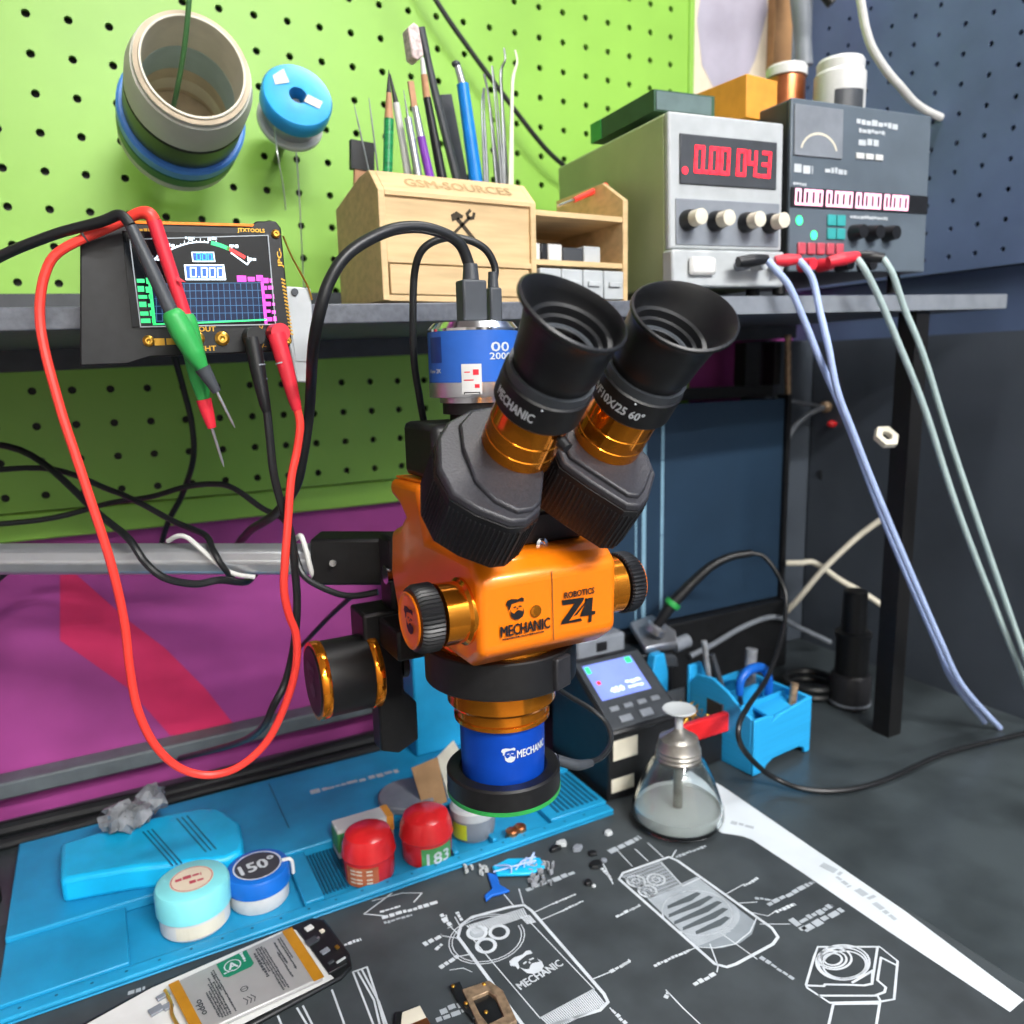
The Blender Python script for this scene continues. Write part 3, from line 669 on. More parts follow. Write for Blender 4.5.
# ================================================================== TESTER PANEL
PY = .48
def P_(x, y, d=0): return py(x, y, PY)+V((0, -d, 0))
te = thing('tester', 'black screened current tester with glowing gauge hanging left at the shelf edge', 'tester', tuple(py(210, 355, PY)))
n = V((0, -1, 0))
body = MB().prism([P_(*q) for q in ((80, 226), (128, 223), (250, 227), (256, 221), (276, 221), (281, 228), (292, 340), (288, 351), (150, 357), (128, 364), (80, 366))], (0, .007, 0)).build('circuit_panel', 'pcb', te, bevel=.0008)
MB().prism([P_(*q) for q in ((80, 222.5), (128, 220.5), (254, 224), (253, 226.5), (128, 223.4), (80, 225.4))], (0, .007, 0)).build('orange_edge', 'orange', te)
scn = MB().prism([P_(*q) for q in ((128-6, 231), (265.5, 234.5), (276, 322), (138-6, 327))], (0, -.0012, 0)).build('screen', 'screen', te)
ld = .0016
def S_(x, y): return P_(x, y, ld)
u = (S_(260, 300)-S_(160, 300)).normalized(); v = V((0, 0, 1))
def ll(cx, cy): return P_(128+cx*170/1024, 210+cy*160/964, ld)    # coordinates of the 6x enlargement
mb = MB(); mb.strip([ll(10, 180), ll(840, 155), ll(885, 690), ll(75, 705), ll(10, 180)], .0006, n); mb.build('screen_border', 'printd', scn)
mb = MB()
arc = [ll(150+(720-150)*i/24, 330-135*math.sin(PI*(i/24*.86+.07))) for i in range(25)]
mb.strip(arc[:15], .0008, n); 
for i in range(0, 25): mb.strip([arc[i], arc[i]+V((0, 0, .0018 if i % 4 == 0 else .0009))], .00035, n)
for cx, cy in ((160, 300), (250, 215), (370, 173), (505, 175), (635, 220), (742, 300)): dashes(mb, ll(cx, cy), u, v, .0048, .0019, 0)
mb.strip([ll(*q) for q in ((340, 335), (572, 335), (584, 420), (350, 420), (340, 335))], .0008, n); mb.strip([ll(*q) for q in ((382, 258), (512, 258), (520, 312), (390, 312), (382, 258))], .0006, n)
seven(mb, '0.000', ll(369, 404), u, v, .0185, .0048, .0002, .0006)
mb.strip([ll(x, y) for x, y in ((620, 262), (715, 330), (735, 300))], .0009, n)
mb.build('white_readout', 'scrwhite', scn)
mb = MB(); mb.poly([p-V((0, -.0002, 0)) for p in (ll(396, 310), ll(516, 310), ll(508, 264), ll(388, 264))]); mb.poly([p-V((0, -.0002, 0)) for p in (ll(354, 415), ll(580, 415), ll(570, 340), ll(346, 340))]); mb.build('readout_boxes', 'readb', scn)
mb = MB(); seven(mb, '000', ll(407, 303), u, v, .0090, .0033, .0002, .0005); mb.build('cyan_readout', 'scrcyan', scn)
mb = MB(); mb.strip(arc[15:20], .0022, n, .0001); mb.build('green_arc', 'scrgreen', scn); mb = MB(); mb.strip([ll(155, 690), ll(480, 678), ll(830, 662)], .0009, n); mb.strip([ll(128, 420), ll(158, 688)], .0016, n)
for k in range(6): dashes(mb, ll(92+k*5, 430+k*48), u, v, .0066, .0034, 0)
mb.build('green_scale', 'scrgreen', scn)
mb = MB(); mb.strip(arc[19:24], .0020, n, .0001); mb.build('red_scale', 'scrred', scn)
mb = MB(); dashes(mb, ll(735, 415), u, v, .0150, .0036, 0); mb.strip([ll(805, 440), ll(828, 680)], .0016, n)
for k in range(6): dashes(mb, ll(835+k*5, 425+k*47), u, v, .0060, .0030, 0)
mb.build('magenta_scale', 'scrpink', scn)
mb = MB()
for k in range(19): mb.strip([ll(165+k*34, 446), ll(172+k*34.5, 672)], .0003, n)
for k in range(6): mb.strip([ll(160, 446+k*45), ll(800+k*6, 440+k*45)], .0003, n)
mb.build('grid', 'scrgrid', scn)
mb = MB(); mb.poly([p-V((0, -.0003, 0)) for p in (ll(162, 680), ll(826, 668), ll(800, 440), ll(140, 446))]); mb.build('plot_area', 'scrblue', scn)
mb = MB(); text(mb, 'JTXTOOLS', P_(251, 231, .0003), u, v, .0150, .0026); mb.build('maker_lettering', 'gold', body); mb = MB(); text(mb, 'OUT', P_(207, 329, .0003), u, v, .0090, .0028); mb.build('port_lettering', 'gold', body); mb = MB(); text(mb, 'LIGHT', P_(204, 348.5, .0003), u, v, .0130, .0028); mb.build('light_lettering', 'gold', body); mb = MB(); text(mb, 'V', P_(261, 328, .0003), u, v, .0022, .0024); text(mb, 'V-', P_(263, 346, .0003), u, v, .0035, .0022)
dashes(mb, P_(140, 230, .0003), u, v, .012, .002); dashes(mb, P_(166, 341, .0003), u, v, .012, .004)
mb.build('port_lettering', 'gold', body); mb = MB()
v2 = (P_(279, 245)-P_(281, 268)).normalized(); text(mb, 'JPC-', P_(280, 258, .0003), v2, V((-1, 0, 0)) if 0 else -v2.cross(n), .0105, .0032)
for k in range(16): mb.strip([P_(281.5+k*.55, 279+k*3.6, .0003), P_(284.5+k*.55, 280.5+k*3.6, .0003)], .0009, n)
mb.build('side_lettering', 'gold', body)
for x, y, r in ((275.5, 234, 4.2), (148.5, 341, 5.5), (197, 338.5, 7), (222, 338.5, 7), (287.5, 341, 4)):
    c = P_(x, y); k = pm(c)
    MB().lathe([(0, 0), (r*k, 0), (r*k, .001), (r*k*.62, .0022), (r*k*.35, .0022), (0, .0012)], c+V((0, -.0001, 0)), n, 20).build('brass_socket', 'gold', te)
# grey backing bracket and elastic
br = thing('bracket', 'light grey plate bracket standing behind the right edge of the tester', 'bracket', tuple(py(300, 383, .497)))
MB().prism([py(x, y, .4932) for x, y in ((286, 286), (311, 288), (313, 330), (313, 383), (297, 382), (286, 330))], (0, .006, 0)).build('plate', 'lgrey', br, bevel=.001)
MB().bx(-.0, .0, 0, 0, 0, 0) if 0 else None
MB().prism([py(x, y, .4925) for x, y in ((292, 331), (313.5, 332.5), (313, 362), (296, 361))], (0, .0006, 0)).build('flap', 'lgrey', br)
c = py(294.5, 292, .493); MB().cyl(c, c+V((0, -.0012, 0)), .0021).build('screw', 'dgrey', br)
MB().tube([py(283, 236, .484), py(291, 255, .486), py(299, 270, .488), py(308, 287, .4915), py(312, 300, .492)], .0006, 6).build('elastic_cord', 'gold', loc=tuple(py(308, 287, .49)), tags=('thin orange elastic cord from tester corner to the grey bracket', 'cord'))

# ================================================================== PROBES AND TEST LEADS
def probe(name, label, handle, grip, tipm, axis, hm, tm, Yh, Yt_):
    a, b, c, d, e, f = axis                       # picture points: tail, handle end, grip end, tip cone end, needle end
    L = 400
    def q(p): 
        t = (p[1]-a[1])/(e[1]-a[1]); return py(p[0], p[1], Yh+(Yt_-Yh)*t)
    A, B, Cc, D, Ee = map(q, (a, b, c, d, e))
    t = thing(name, label, 'probe', tuple(Ee))
    MB().tube([A, (A+B)/2, B], [handle[0]*pm(A), handle[1]*pm(B), handle[2]*pm(B)], 16).build('handle', hm, t)
    d_ = (Cc-B); MB().tube([B-d_*.04, B+d_*.06, B+d_*.35, B+d_*.72, Cc], [grip[0]*pm(B), grip[1]*pm(B), grip[2]*pm(B), grip[1]*.95*pm(B), grip[0]*.72*pm(B)], 18).build('grip', 'greeng', t)
    MB().tube([Cc-d_*.02, Cc+(D-Cc)*.5, D], [tipm[0]*pm(Cc), tipm[1]*pm(Cc), tipm[2]*pm(Cc)], 14).build('nose', tm, t)
    MB().tube([D, D+(Ee-D)*.85, Ee], [1.5*pm(D), 1.3*pm(D), .3*pm(D)], 10, smooth=False).build('needle', 'silver', t)
    return t, A
pr, A = probe('test_probe', 'red test probe with green grip hanging behind the black one', (7.2, 6.6, 6.2), (7.5, 10, 10.5), (7.5, 6.2, 4.2), ((154, 221), (186, 318), (204, 401), (212, 428), (224, 467), None), 'redp', 'redp', .462, .462)
MB().tube([py(86, 237, .472), py(112, 226, .470), py(128, 218, .467), py(140, 213, .464), py(149, 214, .462), py(154, 221, .462)], [.0026, .0026, .0026, .003, .0036, .0036], 12).build('lead', 'redc', pr)
MB().prism([py(x, y, .4555) for x, y in ((177, 276), (186, 282), (177, 281))], (0, .001, 0)).build('collar_tab', 'redp', pr)
pb, A = probe('test_probe', 'black test probe with green grip lying across the tester screen', (5.5, 7, 7), (7.5, 11, 12), (8, 6, 4.2), ((131, 226), (172, 313), (203, 369), (217, 392), (235, 428), None), 'dgrey', 'dgrey', .452, .447)
MB().tube([py(-60, 300, .52), py(-10, 262, .50), py(50, 236, .478), py(100, 222, .462), py(120, 215, .455), py(131, 226, .452)], .0027, 12).build('lead', 'cable', pb)

def plug_lead(name, label, pts, m, wm, cap, wire, rr):
    t = thing(name, label, 'cable', tuple(pts[0]))
    MB().tube(pts, rr, 16).build('plug', m, t); c0, c1 = cap
    MB().cyl(c0, c1, rr[0]*1.12, rr[0]*1.05, 20).build('socket_head', m, t)
    for k in range(1, 4):
        p = V(pts[0]).lerp(V(pts[-1]), .18+k*.19); d = (V(pts[-1])-V(pts[0])).normalized(); r = rr[0]*(1.0-.115*k)
        MB().cyl(p-d*.0004, p+d*.0004, r+.0004, r+.0004, 16).build('ring', 'mgrey' if m == 'black' else 'lgrey', t)
    MB().tube(wire, .0024, 10).build('wire', wm, t)
k = pm(py(255, 340, .465))
plug_lead('test_lead', 'black test lead plugged into the tester, hanging down to the arm', [py(252, 338, .468), py(258, 370, .466), py(264, 400, .464), py(267, 412, .464)], 'black', 'cable', (P_(251, 337, .0015), P_(251, 337, .016)),
 [py(267, 410, .464), py(270, 440, .463), py(274, 475, .463), py(283, 510, .466), py(291, 535, .468), py(295, 570, .468), py(297, 605, .468), py(294, 645, .468), py(286, 680, .470), py(274, 705, .470), py(262, 728, .49), py(240, 742, .55), py(205, 752, .62), py(180, 758, .68)], [8.6*k, 7.8*k, 6*k, 4.2*k])
plug_lead('test_lead', 'red test lead plugged into the tester and looping low in front of the purple wall', [py(276, 334, .466), py(285, 365, .464), py(293, 395, .462), py(297, 410, .462)], 'redp', 'redc', (P_(275, 334, .0015), P_(275, 334, .016)),
 [py(297, 408, .462), py(300, 425, .461), py(297, 450, .461), py(291, 480, .460), py(288, 520, .458), py(285, 560, .456), py(284, 590, .456), py(289, 615, .457), py(296, 635, .458), py(296, 665, .459), py(287, 700, .463), py(268, 740, .468), py(240, 766, .472), py(210, 775, .475), py(180, 768, .475), py(155, 745, .472), py(138, 710, .470), py(130, 670, .468), py(124, 620, .466), py(110, 560, .464), py(84, 480, .466), py(58, 400, .470), py(40, 320, .474), py(50, 262, .474), py(84, 238, .472)], [9*k, 8.2*k, 6.6*k, 4.8*k])

# ================================================================== STEREO MICROSCOPE
XO, YO = .1982, .39
ms = thing('stereo_microscope', 'orange and black stereo microscope with two eyepieces on the workbench arm', 'microscope', (XO, YO, .165))
def yz(prof, x0, x1): return MB().prism([V((x0, y, z)) for y, z in prof], (x1-x0, 0, 0))
body = yz([(.346, .2505), (.3315, .2605), (.3305, .2990), (.341, .3085), (.398, .3085), (.408, .338), (.4545, .337), (.4555, .327), (.440, .3225), (.432, .3165), (.440, .310), (.457, .304), (.462, .276), (.452, .2505)], .1575, .2405).build('body', 'orange', ms, bevel=.0045, bseg=4)
yz([(.410, .3383), (.4525, .3375), (.4525, .3385), (.410, .3393)], .1615, .236).build('rear_cap', 'orange', ms)
NF = V((0, -1, 0)); FY = .3305
mb = MB(); mb.strip([py(551.5, 571, FY), py(553.5, 640, FY)], .0004, NF, .0003); mb.build('seam', 'burn', body)
def F(cx, cy): return py(485+cx*140/1024, 570+cy*100/731, FY-.0003)
u = V((1, 0, 0)); v = V((0, 0, 1))
mb = MB()
emblem(mb, F(225, 285), u, v, .0112)
text(mb, 'MECHANIC', F(297, 418), u, v, .0285, .0056)
dashes(mb, F(280, 478), u, v, .024, .0009)
text(mb, 'ROBOTICS', F(690, 166), u, v, .0185, .0032)
for pl in (((563, 222), (725, 200), (722, 220), (615, 372), (700, 352), (712, 370), (556, 398), (566, 372), (655, 245), (570, 258)),
           ((735, 205), (760, 212), (672, 330), (648, 336), (735, 232)),
           ((755, 205), (790, 200), (782, 300), (808, 298), (806, 322), (782, 326), (779, 378), (758, 382), (762, 330), (700, 340), (706, 312))):
    mb.poly([F(*q) for q in pl])
mb.build('black_lettering', 'blackm', body)
c = F(373, 302)
MB().lathe([(.0014, 0), (.0031, -.0001), (.0033, .0003), (.0020, .0004), (.0012, .0006), (0, .0003)], c+V((0, .0004, 0)), NF, 20).build('set_screw_hole', 'anod', body)
# zoom knobs
def zknob(x0, x1, name='zoom_knob'):
    s = 1 if x1 > x0 else -1; L = abs(x1-x0); ax = V((s, 0, 0)); o = V((x0, .351, .2795))
    k = MB().lathe([(0, 0), (.0174, 0), (.0176, .007), (.0160, .0085), (.0162, L*.64), (0, L*.64)], o-ax*.003, ax, 40).build(name, 'anod', ms)
    g = MB().lathe([(0, L*.60), (.0166, L*.60), (.0176, L*.63), (.0176, L*.90), (.0162, L*.985), (.0146, L), (0, L)], o, ax, 96, ridge=.045).build('ribbed_grip', 'rubber', k)
    MB().lathe([(.0138, L), (.0146, L+.0009), (.0138, L+.0012), (.0126, L+.0006), (.0120, L+.0004), (0, L+.0004)], o+ax*.0001, ax, 40).build('end_cap', 'orange', k)
    if s < 0:
        mb = MB(); O = o+ax*(L+.0006); emblem(mb, O, V((0, -1, 0)), V((0, 0, 1)), .0135, .0003); mb.build('emblem', 'blackm', k)
zknob(.160, .1290); zknob(.2385, .2640)
# objective column
MB().lathe([(0, .2405), (.0380, .2405), (.0380, .2465), (.0370, .2515), (0, .2515)], (XO, YO, 0), seg=56).build('lower_collar', 'anod', ms)
MB().lathe([(0, .2400), (.0322, .2400), (.0322, .2105), (.0310, .2088), (.0276, .2080), (.0276, .2020), (.0286, .2012), (.0286, .1990), (.0270, .1980), (0, .1980)], (XO, YO, 0), seg=64).build('objective_housing', 'anod', ms)
bb = MB().lathe([(0, .1978), (.0254, .1978), (.0253, .175), (.0247, .1590), (0, .1590)], (XO, YO, 0), seg=64).build('barlow_barrel', 'blueb', ms)
MB().lathe([(0, .1588), (.0222, .1588), (.0222, .1565), (0, .1567)], (XO, YO, 0), seg=48).build('front_lens', 'lens', ms)
mb = MB(); rf = V((math.sin(math.radians(15)), -math.cos(math.radians(15)), 0))
pt = py(528, 755, YO-.028); 
a1 = V((pt.x-XO, pt.y-YO, 0))
text_cyl(mb, 'MECHANIC', (XO, YO, .1840), (0, 0, 1), V((.29, -.957, 0)), .0254, .0225, .0046)
O = V((XO, YO, .1840)); rr = .0257
def efn(p, q, th0=math.atan2(-.957, .29)-.63): 
    a = th0+p/rr; return O+V((math.cos(a)*rr, math.sin(a)*rr, q))
emblem(mb, O, (1, 0, 0), (0, 0, 1), .0090, fn=efn); mb.build('white_lettering', 'print', bb)
# prism head
SA = math.radians(43.2); AX = V((0, -math.sin(SA), math.cos(SA)))
EL, ER = V((.173, .3178, .3645)), V((.225, .3200, .3640))
MB().prism([V((.1665, .352, .3087)), V((.232, .352, .3087)), V((.232, .408-.002, .3087)), V((.1665, .406, .3087))], (0, -.004, .018)).build('prism_base', 'housingd', ms, bevel=.002)
MB().bx(.1645, .2335, .398, .446, .3395, .372).build('trinocular_block', 'blackm', ms, bevel=.004)
c = py(545, 545, .345); MB().lathe([(0, 0), (.0030, 0), (.0034, .0010), (.0018, .0014), (.0012, .0006), (0, .0006)], c+V((0, .004, 0)), NF, 20).build('lock_screw', 'chrome', ms)
def housing(O, outer, inner, t, rib):
    pts = [pplane(x, y, O, AX) for x, y in outer]; c = sum(pts, V())/len(pts)
    lo = MB().prism([p-AX*.004 for p in pts], -AX*(t-.004)); 
    n = len(pts)
    for i in range(n):
        a, b = pts[i], pts[(i+1) % n]
        if not rib(i): continue
        L = (b-a).length; k = max(1, int(L/.0021)); d = (b-a)/L; nn = d.cross(AX); 
        if nn.dot((a+b)/2-c) < 0: nn = -nn
        for j in range(k):
            m = a+d*(L*(j+.5)/k)
            lo.prism([m-d*.0005-AX*.0075, m+d*.0005-AX*.0075, m+d*.0003+nn*.0006-AX*.0075, m-d*.0003+nn*.0006-AX*.0075], -AX*(t-.009))
    h = lo.build('prism_housing', 'housingd', ms, bevel=.0012)
    MB().prism([p-AX*.0039 for p in pts], AX*.0039, .965).build('rim_plate', 'housing', h, bevel=.0010)
    ip = [pplane(x, y, O, AX) for x, y in inner]
    MB().prism([p+AX*.0001 for p in ip], AX*.0022, .97).build('cover_plate', 'housing', h, bevel=.0007)
housing(EL, [(497, 404), (470, 408), (447, 420), (437, 437), (438, 468), (452, 494), (478, 510), (512, 523), (528, 522), (542, 511), (546, 470), (545, 440), (530, 415)],
        [(497, 410), (470, 413), (458, 426), (461, 450), (474, 484), (494, 504), (517, 515), (532, 513), (540, 506), (543, 470), (542, 444), (527, 420)], .034, lambda i: 3 <= i <= 9)
housing(ER, [(562, 425), (556, 446), (562, 462), (590, 482), (628, 506), (642, 507), (650, 499), (657, 474), (650, 456), (632, 437), (612, 420), (585, 412)],
        [(566, 428), (562, 446), (568, 459), (595, 477), (627, 498), (638, 499), (644, 492), (651, 473), (644, 457), (628, 441), (610, 426), (585, 417)], .034, lambda i: 1 <= i <= 7)
# eyepieces
def eyepiece(O, wing, label, txt, knob):
    br = MB().lathe([(0, 0), (.0176, 0), (.0176, .0085), (.0172, .0088), (.0172, .0092), (.0176, .0095), (.0176, .0170), (.0172, .0173), (.0172, .0177), (.0176, .018), (.0176, .0290), (0, .0290)], O, AX, 64).build('eyepiece_barrel', 'anod', ms)
    bl = MB().lathe([(0, .0291), (.0194, .0291), (.0203, .0303), (.0203, .0440), (.0192, .0448), (.0178, .049), (0, .049)], O, AX, 64).build('black_ring', 'blackm', br)
    cr = MB().lathe([(.0160, .0449), (.0194, .0449), (.0194, .0490), (.0160, .0490)], O, AX, 56, closed=True).build('index_ring', 'dgrey', br)
    mb = MB(); toward = (CC-O); ref = toward-AX*toward.dot(AX)
    side = AX.cross(ref.normalized())
    text_cyl(mb, txt, O+AX*.0370, AX, ref+side*(ref.length*(-.50 if knob else -.30)), .0203, .0215 if knob else .031, .0046 if knob else .0046, .0003); mb.build('white_lettering', 'print', bl)
    # rubber eyecup with a raised wing
    seg = 72; u0 = V((wing, 0, 0)); u0 = (u0-AX*u0.dot(AX)).normalized(); v0 = AX.cross(u0)
    def ring(r, h, dr=0, dh=0):
        out = []
        for i in range(seg):
            t = 2*PI*i/seg; w = max(0, .5+.5*math.cos(t))**2.0
            out.append(O+AX*(h+dh*w)+(u0*math.cos(t)+v0*math.sin(t))*(r+dr*w))
        return out
    cup = MB().loft([ring(.0165, .0492), ring(.0176, .0492), ring(.0178, .0520), ring(.0192, .0545), ring(.0194, .0620, .0004, .001), ring(.0197, .0690, .0016, .0030), ring(.0200, .0735, .0030, .0052), ring(.0206, .0752, .0050, .0060), ring(.0214, .0762, .0060, .0063), ring(.0213, .0775, .0060, .0066), ring(.0204, .0780, .0058, .0066), ring(.0196, .0770, .0052, .0060), ring(.0189, .0735, .0030, .0040), ring(.0186, .0705, .0006, .001), ring(.0182, .0698), ring(.0164, .0692), ring(.0158, .0660), ring(.0140, .0655), ring(.0136, .0600)], cap=False).build('eyecup', 'rubber', br, angle=40)
    MB().lathe([(.0125, .0620), (.0140, .0620), (.0140, .0492), (.0125, .0492)], O, AX, 40, closed=True).build('eye_tube', 'blackm', br)
    MB().lathe([(.0124, .0590), (.008, .0610), (0, .0618), (0, .0560), (.0124, .0565)], O, AX, 40).build('eye_lens', 'lens', br)
    MB().lathe([(.0112, .0621), (.0136, .0621), (.0136, .0628), (.0118, .0628)], O, AX, 40, closed=True).build('lens_ring', 'dgrey', br)
    if knob:
        p = O+AX*.0245; d = (ref.normalized()*.55+side*.84).normalized()
        MB().cyl(p+d*.0170, p+d*.0205, .0014).cyl(p+d*.0195, p+d*.0240, .0030, .0026, 18).build('thumb_screw', 'black', br)
    mb = MB(); d = (ref.normalized()+side*.15).normalized(); mb.ball(O+AX*.0428+d*.0203, .0005); mb.build('index_dot', 'print', bl)
    return br
eyepiece(EL, -1, 'left', 'MECHANIC', True)
eyepiece(ER, 1, 'right', 'WF10X/25 60°', False)

# ---- trinocular camera
cam = thing('microscope_camera', 'blue and silver camera cylinder on top of the microscope port', 'camera', (XO, .413, .374))
MB().lathe([(0, .3722), (.0150, .3722), (.0150, .3760), (.0190, .3765), (.0190, .3860), (0, .3860)], (XO, .413, 0), seg=48).build('mount_adapter', 'blackm', cam)
MB().lathe([(0, .3830), (.0205, .3830), (.0205, .3862), (.0262, .3862), (.0264, .3868), (.0264, .3945), (0, .3945)], (XO, .413, 0), seg=64).build('silver_band', 'silver', cam)
bd = MB().lathe([(0, .3946), (.0262, .3946), (.0262, .4225), (0, .4225)], (XO, .413, 0), seg=64).build('blue_shell', 'blue', cam)
MB().lathe([(0, .4226), (.0262, .4226), (.0262, .4240), (.0232, .4275), (0, .4278)], (XO, .413, 0), seg=40).build('chrome_top', 'chrome', cam)
O = V((XO, .413, 0)); ref = V((CC.x-XO, CC.y-.413, 0)).normalized(); side = V((0, 0, 1)).cross(ref)
mb = MB()
def cpatch(mb, ang, w, z0, z1, r=.0265, lift=0):
    vs = []
    for i in range(9):
        a = ang-w/2+w*i/8; d = ref*math.cos(a)+side*math.sin(a)
        vs.append((O+d*r+V((0, 0, z0)), O+d*r+V((0, 0, z1))))
    for p, q in zip(vs, vs[1:]): mb.poly([p[0], q[0], q[1], p[1]])
    return mb
cpatch(MB(), -.06, .42, .3882, .4045).build('white_sticker', 'white', bd)
mb = MB(); cpatch(mb, .03, .12, .3985, .4015, .02665); cpatch(mb, .05, .10, .3915, .3935, .02665); cpatch(mb, -.15, .12, .3998, .4004, .02665); cpatch(mb, -.12, .2, .3955, .3961, .02665); mb.build('red_print', 'redp', bd)
mb = MB(); cpatch(mb, -.06, .34, .3888, .3893, .02667); cpatch(mb, -.22, .02, .3882, .3893, .02667); cpatch(mb, .10, .02, .3882, .3893, .02667); mb.build('dark_print', 'blackm', bd)
mb = MB(); cpatch(mb, -.95, .42, .4055, .4195, .02635); mb.build('navy_patch', 'navyd', bd)
mb = MB(); rf2 = (ref*math.cos(.60)+side*math.sin(.60))
text_cyl(mb, '00', O+V((0, 0, .4135)), (0, 0, 1), rf2, .0262, .012, .0050); text_cyl(mb, '2000', O+V((0, 0, .4085)), (0, 0, 1), rf2, .0262, .014, .0036)
text_cyl(mb, 'View 2K', O+V((0, 0, .4010)), (0, 0, 1), ref*math.cos(1.0)-side*math.sin(1.0), .0262, .012, .0022)
mb.build('white_lettering', 'print', bd)
def camplug(nm, lab, x0, x1, ytop, ybot, dep, wire, rw, Yp):
    t = thing(nm, lab, 'cable', tuple(py((x0+x1)/2, ybot, Yp)))
    a, b = py(x0, ybot, Yp), py(x1, ybot, Yp); zt = py(x0, ytop, Yp).z
    MB().bx(a.x, b.x, Yp, Yp+dep, .4284, zt).build('plug', 'dgrey', t, bevel=.0012)
    MB().cyl(((a.x+b.x)/2, Yp+dep/2, zt), ((a.x+b.x)/2, Yp+dep/2, zt+.009), rw*1.5, rw*1.25, 16).build('strain_relief', 'dgrey', t)
    MB().tube([((a.x+b.x)/2, Yp+dep/2, zt+.002)]+wire, rw, 12).build('cord', 'cable', t)
camplug('video_cable', 'thick black video cable arching from the camera top down to the left', 464, 488, 279, 313, .011, [py(468, 262, .411), py(459, 243, .410), py(440, 232, .409), py(415, 227, .408), py(385, 232, .406), py(350, 252, .404), py(330, 280, .404), py(319, 315, .407), py(313, 350, .425), py(311, 385, .458), py(309, 415, .478), py(304, 450, .487), py(298, 480, .497), py(289, 498, .510), py(275, 514, .535), py(262, 523, .560), py(252, 529, .585), py(243, 538, .620), py(230, 551, .655), py(190, 556, .68), py(100, 560, .71), py(20, 562, .735), py(-60, 640, .765)], .0032, .405)
camplug('power_cable', 'thin black cable from the camera top dropping behind the prism head', 491, 503, 287, 316, .008, [py(495, 268, .424), py(486, 250, .424), py(468, 240, .425), py(445, 238, .428), py(424, 248, .432), py(415, 270, .436), py(413, 310, .440), py(414, 360, .446), py(420, 400, .452), py(426, 435, .458), py(432, 480, .466), py(433, 520, .47)], .0022, .419)

# ---- LED ring light
rl = thing('ring_light', 'black ring light with green rim around the blue microscope barrel', 'ring light', (XO, YO, .1505))
MB().lathe([(.0257, .1650), (.0268, .1662), (.0332, .1662), (.0344, .1650), (.0344, .1536), (.0257, .1536)], (XO, YO, 0), seg=72, closed=True).build('ring_body', 'blackm', rl)
MB().lathe([(.0258, .1535), (.0346, .1535), (.0346, .1510), (.0330, .1505), (.0258, .1505)], (XO, YO, 0), seg=72, closed=True).build('green_rim', 'greeng', rl)
s0 = V((XO+.0335, YO+.004, .1590)); s1 = py(576, 765, .392)
MB().cyl(s0, s0+(s1-s0).normalized()*.005, .0036).build('socket', 'mgrey', rl)
MB().tube([s0+(s1-s0)*.3, s1, py(591, 763, .396)], [.0034, .0036, .0026], 12).build('plug', 'dgrey', rl)
MB().tube([py(588, 763, .395), py(602, 757, .40), py(611, 742, .41), py(607, 724, .42), py(592, 710, .43), py(572, 698, .445), py(556, 688, .46)], .0019, 10).build('cord', 'cable', rl)

# ---- focus mount on its arm
ar = thing('articulated_stand', 'silver tube arm with black focus mount holding the microscope', 'arm', tuple(pd(-90, 558, .55).xy)+(0,))
A0, A1 = pd(-90, 559, .552), pd(316, 559, .552)
MB().cyl(A0, A1, .0118, seg=8).build('silver_tube', 'alu', ar, bevel=.002)
dd = (A1-A0).normalized(); B1 = A1+dd*.068
cr_ = CR.copy(); up = V((0, 0, 1)); nn = dd.cross(up).normalized(); up2 = nn.cross(dd)
rotm = Matrix((dd, -nn, up2)).transposed()
eb = MB().box(A1+dd*.031+up2*.001, (.062, .030, .033), rotm).build('end_block', 'blackm', ar, bevel=.002)
c = pd(334, 562, .535); MB().cyl(c+nn*-.0 , c+V((-CF.x, -CF.y, 0))*.004, .0024).build('bolt', 'chrome', eb)
MB().bx(.160, .205, .468, .492, .246, .296).build('tilt_joint', 'blackm', ar, bevel=.003)
c = py(385, 575, .474); MB().cyl(c, c+V((.006, 0, 0)), .0062).build('joint_pin', 'chrome', ar)
MB().bx(.1405, .1660, .470, .500, .185, .2475).build('slide_housing', 'blackm', ar, bevel=.002)
MB().prism([V((.1475, .4700, .2280)), V((.1660, .4700, .2280)), V((.1660, .4700, .190)), V((.1745, .4700, .180)), V((.1745, .4700, .1530)), V((.1600, .4700, .1465)), V((.1475, .4700, .1512))], (0, .0165, 0)).build('rack_slide', 'blackm', ar, bevel=.0015)
fk = MB().lathe([(0, 0), (.0240, 0), (.0247, .002), (.0247, .039), (0, .039)], (.1490, .4785, .2070), (-1, 0, 0), 48).build('focus_knob', 'blackm', ar)
for x in (.1483, .1140): MB().lathe([(.020, 0), (.0253, 0), (.0257, .0010), (.0257, .0050), (.0251, .0062), (.020, .0062)], (x, .4785, .2070), (-1, 0, 0), 48, closed=True).build('orange_ring', 'anod', fk)
MB().lathe([(0, 0), (.0222, 0), (.0228, .0006), (.0222, .0013), (0, .0014)], (.1084, .4785, .2070), (-1, 0, 0), 40).build('end_cap', 'blackm', fk)
mb = MB(); emblem(mb, V((.1069, .4785, .2080)), V((0, -1, 0)), V((0, 0, 1)), .022, .0003); mb.build('emblem', 'dgrey', fk)
MB().lathe([(0, 0), (.010, 0), (.010, .004), (0, .004)], (.1662, .4785, .2070), (1, 0, 0), 32).build('axle_boss', 'blackm', ar)
